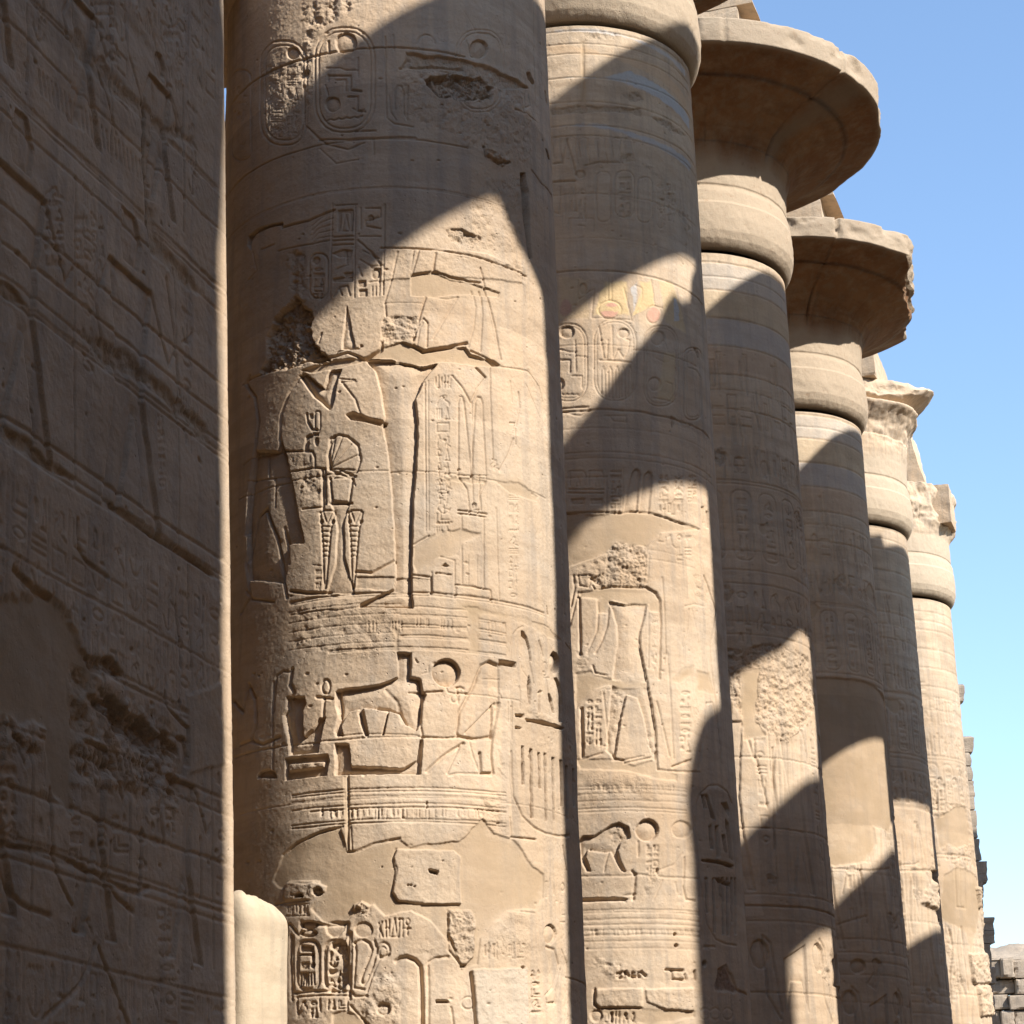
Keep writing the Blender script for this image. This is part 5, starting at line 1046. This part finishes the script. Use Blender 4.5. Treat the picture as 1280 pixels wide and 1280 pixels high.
tag(st, 'smooth rounded plastered stub standing in the sun between the two nearest columns', 'stub')

# ------------------------------------------------------------------ ruined last column and the rubble wall beyond
c6 = ctr(6)
OFF6 = (0, 0)
dR = 60
e0 = at(1199, 888, dR); e1 = at(1233, 1195, dR)
gt = thing('ruined_column', 'ragged dark stump of stacked rubble just showing behind the farthest sunlit column', 'column', (e0[0]-1.6, e0[1], 0))
rn = random.Random(12); z = 0.0; zt_ = e0[2]; kk = 0
while z < zt_:
    hh = rn.uniform(.28, .62); xe = np.interp(z, [e1[2], e0[2]], [e1[0], e0[0]])-(e0[0]-1.6)+rn.uniform(-.14, .05)
    if z+hh > zt_-.8: xe -= .12
    a_ = R(rn.uniform(-14, 14)); ca, sa = math.cos(a_), math.sin(a_); pts = []
    for zz_ in (z, z+hh*.97):
        for X_, Y_ in ((-1.5, -1.2), (xe, -1.0), (xe+rn.uniform(-.1, .1), 1.0), (-1.5, 1.2)):
            pts.append((gt.location[0]+X_+Y_*sa*.3, gt.location[1]+Y_, zz_+rn.uniform(-.03, .03)))
    rocky('stone_block', pts, M_RUBBLE, gt, kk, .07, 8, (gt.location[0], gt.location[1], 0)); z += hh; kk += 1

rn = random.Random(4)
wt = thing('rubble_wall', 'low wall of weathered stone blocks at the bottom right corner', 'wall', tuple(at(1262, 1250, 72)*np.array([1, 1, 0])))
wl = wt.location
d = 72
def wpt(px, py, dd=0): return at(px, py, d+dd)
ybase = 1420
rows = [(1196, 1222), (1222, 1242), (1242, 1262), (1262, 1286), (1286, 1312)]
for y0, y1 in rows:
    x = 1238-rn.uniform(0, 12)
    while x < 1420:
        wd = rn.uniform(14, 46); p0 = wpt(x, y1); p1 = wpt(x+wd-.5, y0+.4); dy = rn.uniform(-.1, .14)
        zb, zt = p0[2], p1[2]; xa, xb = p0[0], wpt(x+wd-.5, y1)[0]
        ya = p0[1]+dy
        pts = [(xa, ya, zb), (xb, ya, zb), (xb, ya+1.2, zb), (xa, ya+1.2, zb), (xa, ya, zt), (xb, ya, zt), (xb, ya+1.2, zt), (xa, ya+1.2, zt)]
        rocky('stone_block', pts, M_RUBBLE, wt, rn.randrange(99), .10, 7, tuple(wl))
        x += wd
zb = wpt(1300, 1312)[2]; pa = wpt(1226, 1312); pb = wpt(1420, 1312)
rocky('wall_foot', [(pa[0], pa[1]+.1, -.05), (pb[0], pa[1]+.1, -.05), (pb[0], pa[1]+1.4, -.05), (pa[0], pa[1]+1.4, -.05), (pa[0], pa[1]+.1, zb), (pb[0], pa[1]+.1, zb), (pb[0], pa[1]+1.4, zb), (pa[0], pa[1]+1.4, zb)], M_RUBBLE, wt, 3, .02, 12, tuple(wl))
# sloping rubble heaped on the wall
NX, NY = 70, 16
X = np.linspace(wpt(1236, 1190)[0], wpt(1430, 1190)[0], NX); Gm = np.zeros((NY, NX, 3)); zt = wpt(1262, 1197)[2]; zh = wpt(1262, 1176)[2]-zt
for j in range(NY):
    t = j/(NY-1); prof_ = math.sin(t*math.pi)**.7
    Gm[j, :, 0] = X; Gm[j, :, 1] = wpt(1262, 1190)[1]+.1+t*3.0
    Gm[j, :, 2] = zt-.05+zh*prof_*(1+.6*fbm(X*1.2, np.full(NX, t*3.), 4, 4))
ob = grid_mesh('rubble_top', Gm[::-1], False, M_RUBBLE, wt, loc=tuple(wl))

# ------------------------------------------------------------------ blocks carried above the capitals
def top_block(name, label, n, x0, x1, z0, z1, lean=0, across=1.6, shift=0, seed=0, amp=.05):
    c = ctr(n)+ND*shift; zb = ZN+OFF[n][2]+EYE
    b = []
    for z, ln in ((z0, 0), (z1, lean)):
        for s_, t in ((x0, -1), (x0, 1), (x1, 1), (x1, -1)):
            p = c+RD*s_+ND*(t*across*.5*(1 if t < 0 else 1)-(ln if t > 0 else 0)); b.append((p[0], p[1], z+zb))
    o = rocky(name, b, M_BLOCK, None, seed, amp, 14, (c[0], c[1], zb+z0))
    return tag(o, label, 'block')
top_block('architrave_block', 'tall weathered block on the wide complete capital, at the upper edge of the photo', 2, -1.3, 1.3, 4.04, 7.3, .95, 3.1, 0, 1, .03)
top_block('architrave_block', 'leaning cracked block rising above the split capital', 3, -1.3, 1.3, 4.04, 7.0, .95, 3.1, 0, 2, .03)
top_block('architrave_block', 'slender sunlit block above the ruined capital with the dark fragment', 4, -1.1, 1.1, 3.95, 6.2, .6, 2.2, -.1, 3)
top_block('architrave_block', 'eroded layered block on the crumbled capital of the farthest column', 5, -1.0, 1.0, 2.6, 4.5, .35, 2.4, .1, 4, .09)
top_block('architrave_block', 'small squared block left at the outer edge of the crumbled capital', 5, -.8, .1, 1.8, 2.75, .0, .75, 1.42, 5, .08)
# roof of the side aisle left of the row: its end shows as a brown edge at the top left
e1 = at(283, 110, 19.6); zr = e1[2]; u_ = e1[:2]
L0 = float((u_-ctr(0))@ND); s0 = float((u_-ctr(0))@RD)
q = []
for z in (zr, zr+.9):
    for s_, t in ((s0-40, L0-9), (s0-40, L0+.9), (s0, L0+.9), (s0, L0-9)):
        p = ctr(0)+RD*s_+ND*t; q.append((p[0], p[1], z))
o = rocky('roof_slab', q, M_BLOCK, None, 8, .002, 12, (u_[0], u_[1], zr)); tag(o, 'brown roof slab end glimpsed in the gap between the two nearest columns, top left', 'roof slab')

# ------------------------------------------------------------------ the rest of the hall round the viewer (outside the frame): it keeps the shade deep
def wall(name, label, x0, y0, x1, y1, t, z1, seed):
    a = np.array([x0, y0]); b = np.array([x1, y1]); d = (b-a)/np.linalg.norm(b-a); n_ = np.array([-d[1], d[0]])*t
    q = [a, b, b+n_, a+n_]; pts = [(p[0], p[1], -.1) for p in q]+[(p[0], p[1], z1) for p in q]
    o = rocky(name, pts, M_BLOCK, None, seed, .004, 16, (a[0], a[1], 0)); return tag(o, label, 'wall')
wall('temple_wall', 'high inner gateway wall standing behind the viewer', -34, -9, 30, -9, -4, 19, 31)
w0 = ctr(-3)-ND*11; w1 = ctr(5)-ND*11
wall('temple_wall', 'long side wall closing the aisle behind the row of columns', w1[0], w1[1], w0[0], w0[1], -2, 19, 32)
def plain_column(x, y, r, h, label, group):
    t = thing('stone_column', label, 'column', (x, y, 0), group)
    A, Z = np.meshgrid(np.radians(np.arange(0, 360, 8)), np.linspace(0, h, 14))
    q = (r+.006*(h-Z))*(1+.01*fbm(A*3, Z, 3, 3))
    grid_mesh('shaft', np.stack([x+q*np.sin(A), y+q*np.cos(A), Z], -1), True, M_BLOCK, t, loc=(x, y, 0))
    zz = np.array([0, .3, 1.2, 2.4, 2.8]); A, Z = np.meshgrid(np.radians(np.arange(0, 360, 8)), h+zz)
    q = np.array([r, r*1.2, r*1.22, r*1.0, .3])[:, None]+0*A
    grid_mesh('capital', np.stack([x+q*np.sin(A), y+q*np.cos(A), Z], -1), True, M_BLOCK, t, loc=(x, y, 0))
k = 0
for i in (-4, -3, -2):
    for lat in (0, -6):
        p = ctr(-1)+RD*SP*(i+1)+ND*lat
        if p[1] > -7 and np.hypot(*p) > 2.5 and lat != 0:
            plain_column(p[0], p[1], 1.6, 14, ('great' if lat == 0 else 'aisle')+' column behind the viewer, '+['nearest', 'second', 'third'][-2-i]+' back', 'columns behind the viewer')
for i in range(-2, 5):
    if i == -1: pass
    p = ctr(i)-ND*6.2; plain_column(p[0], p[1], 1.35, 9.5, 'side aisle column hidden behind the great row, bay %s' % ['one', 'two', 'three', 'four', 'five', 'six', 'seven'][i+2], 'hidden side aisle columns')
for i in (-3, -2):
    p = ctr(i)+ND*10.2; plain_column(p[0], p[1], 1.6, 14, 'great column right of the viewer, %s' % ('farther back' if i == -3 else 'nearer'), 'columns behind the viewer')
w0 = ctr(-4)+ND*19; w1 = ctr(9)+ND*19
wall('temple_wall', 'long outer wall beyond the far side aisle, right of the viewer', w0[0], w0[1], w1[0], w1[1], -2, 15, 33)
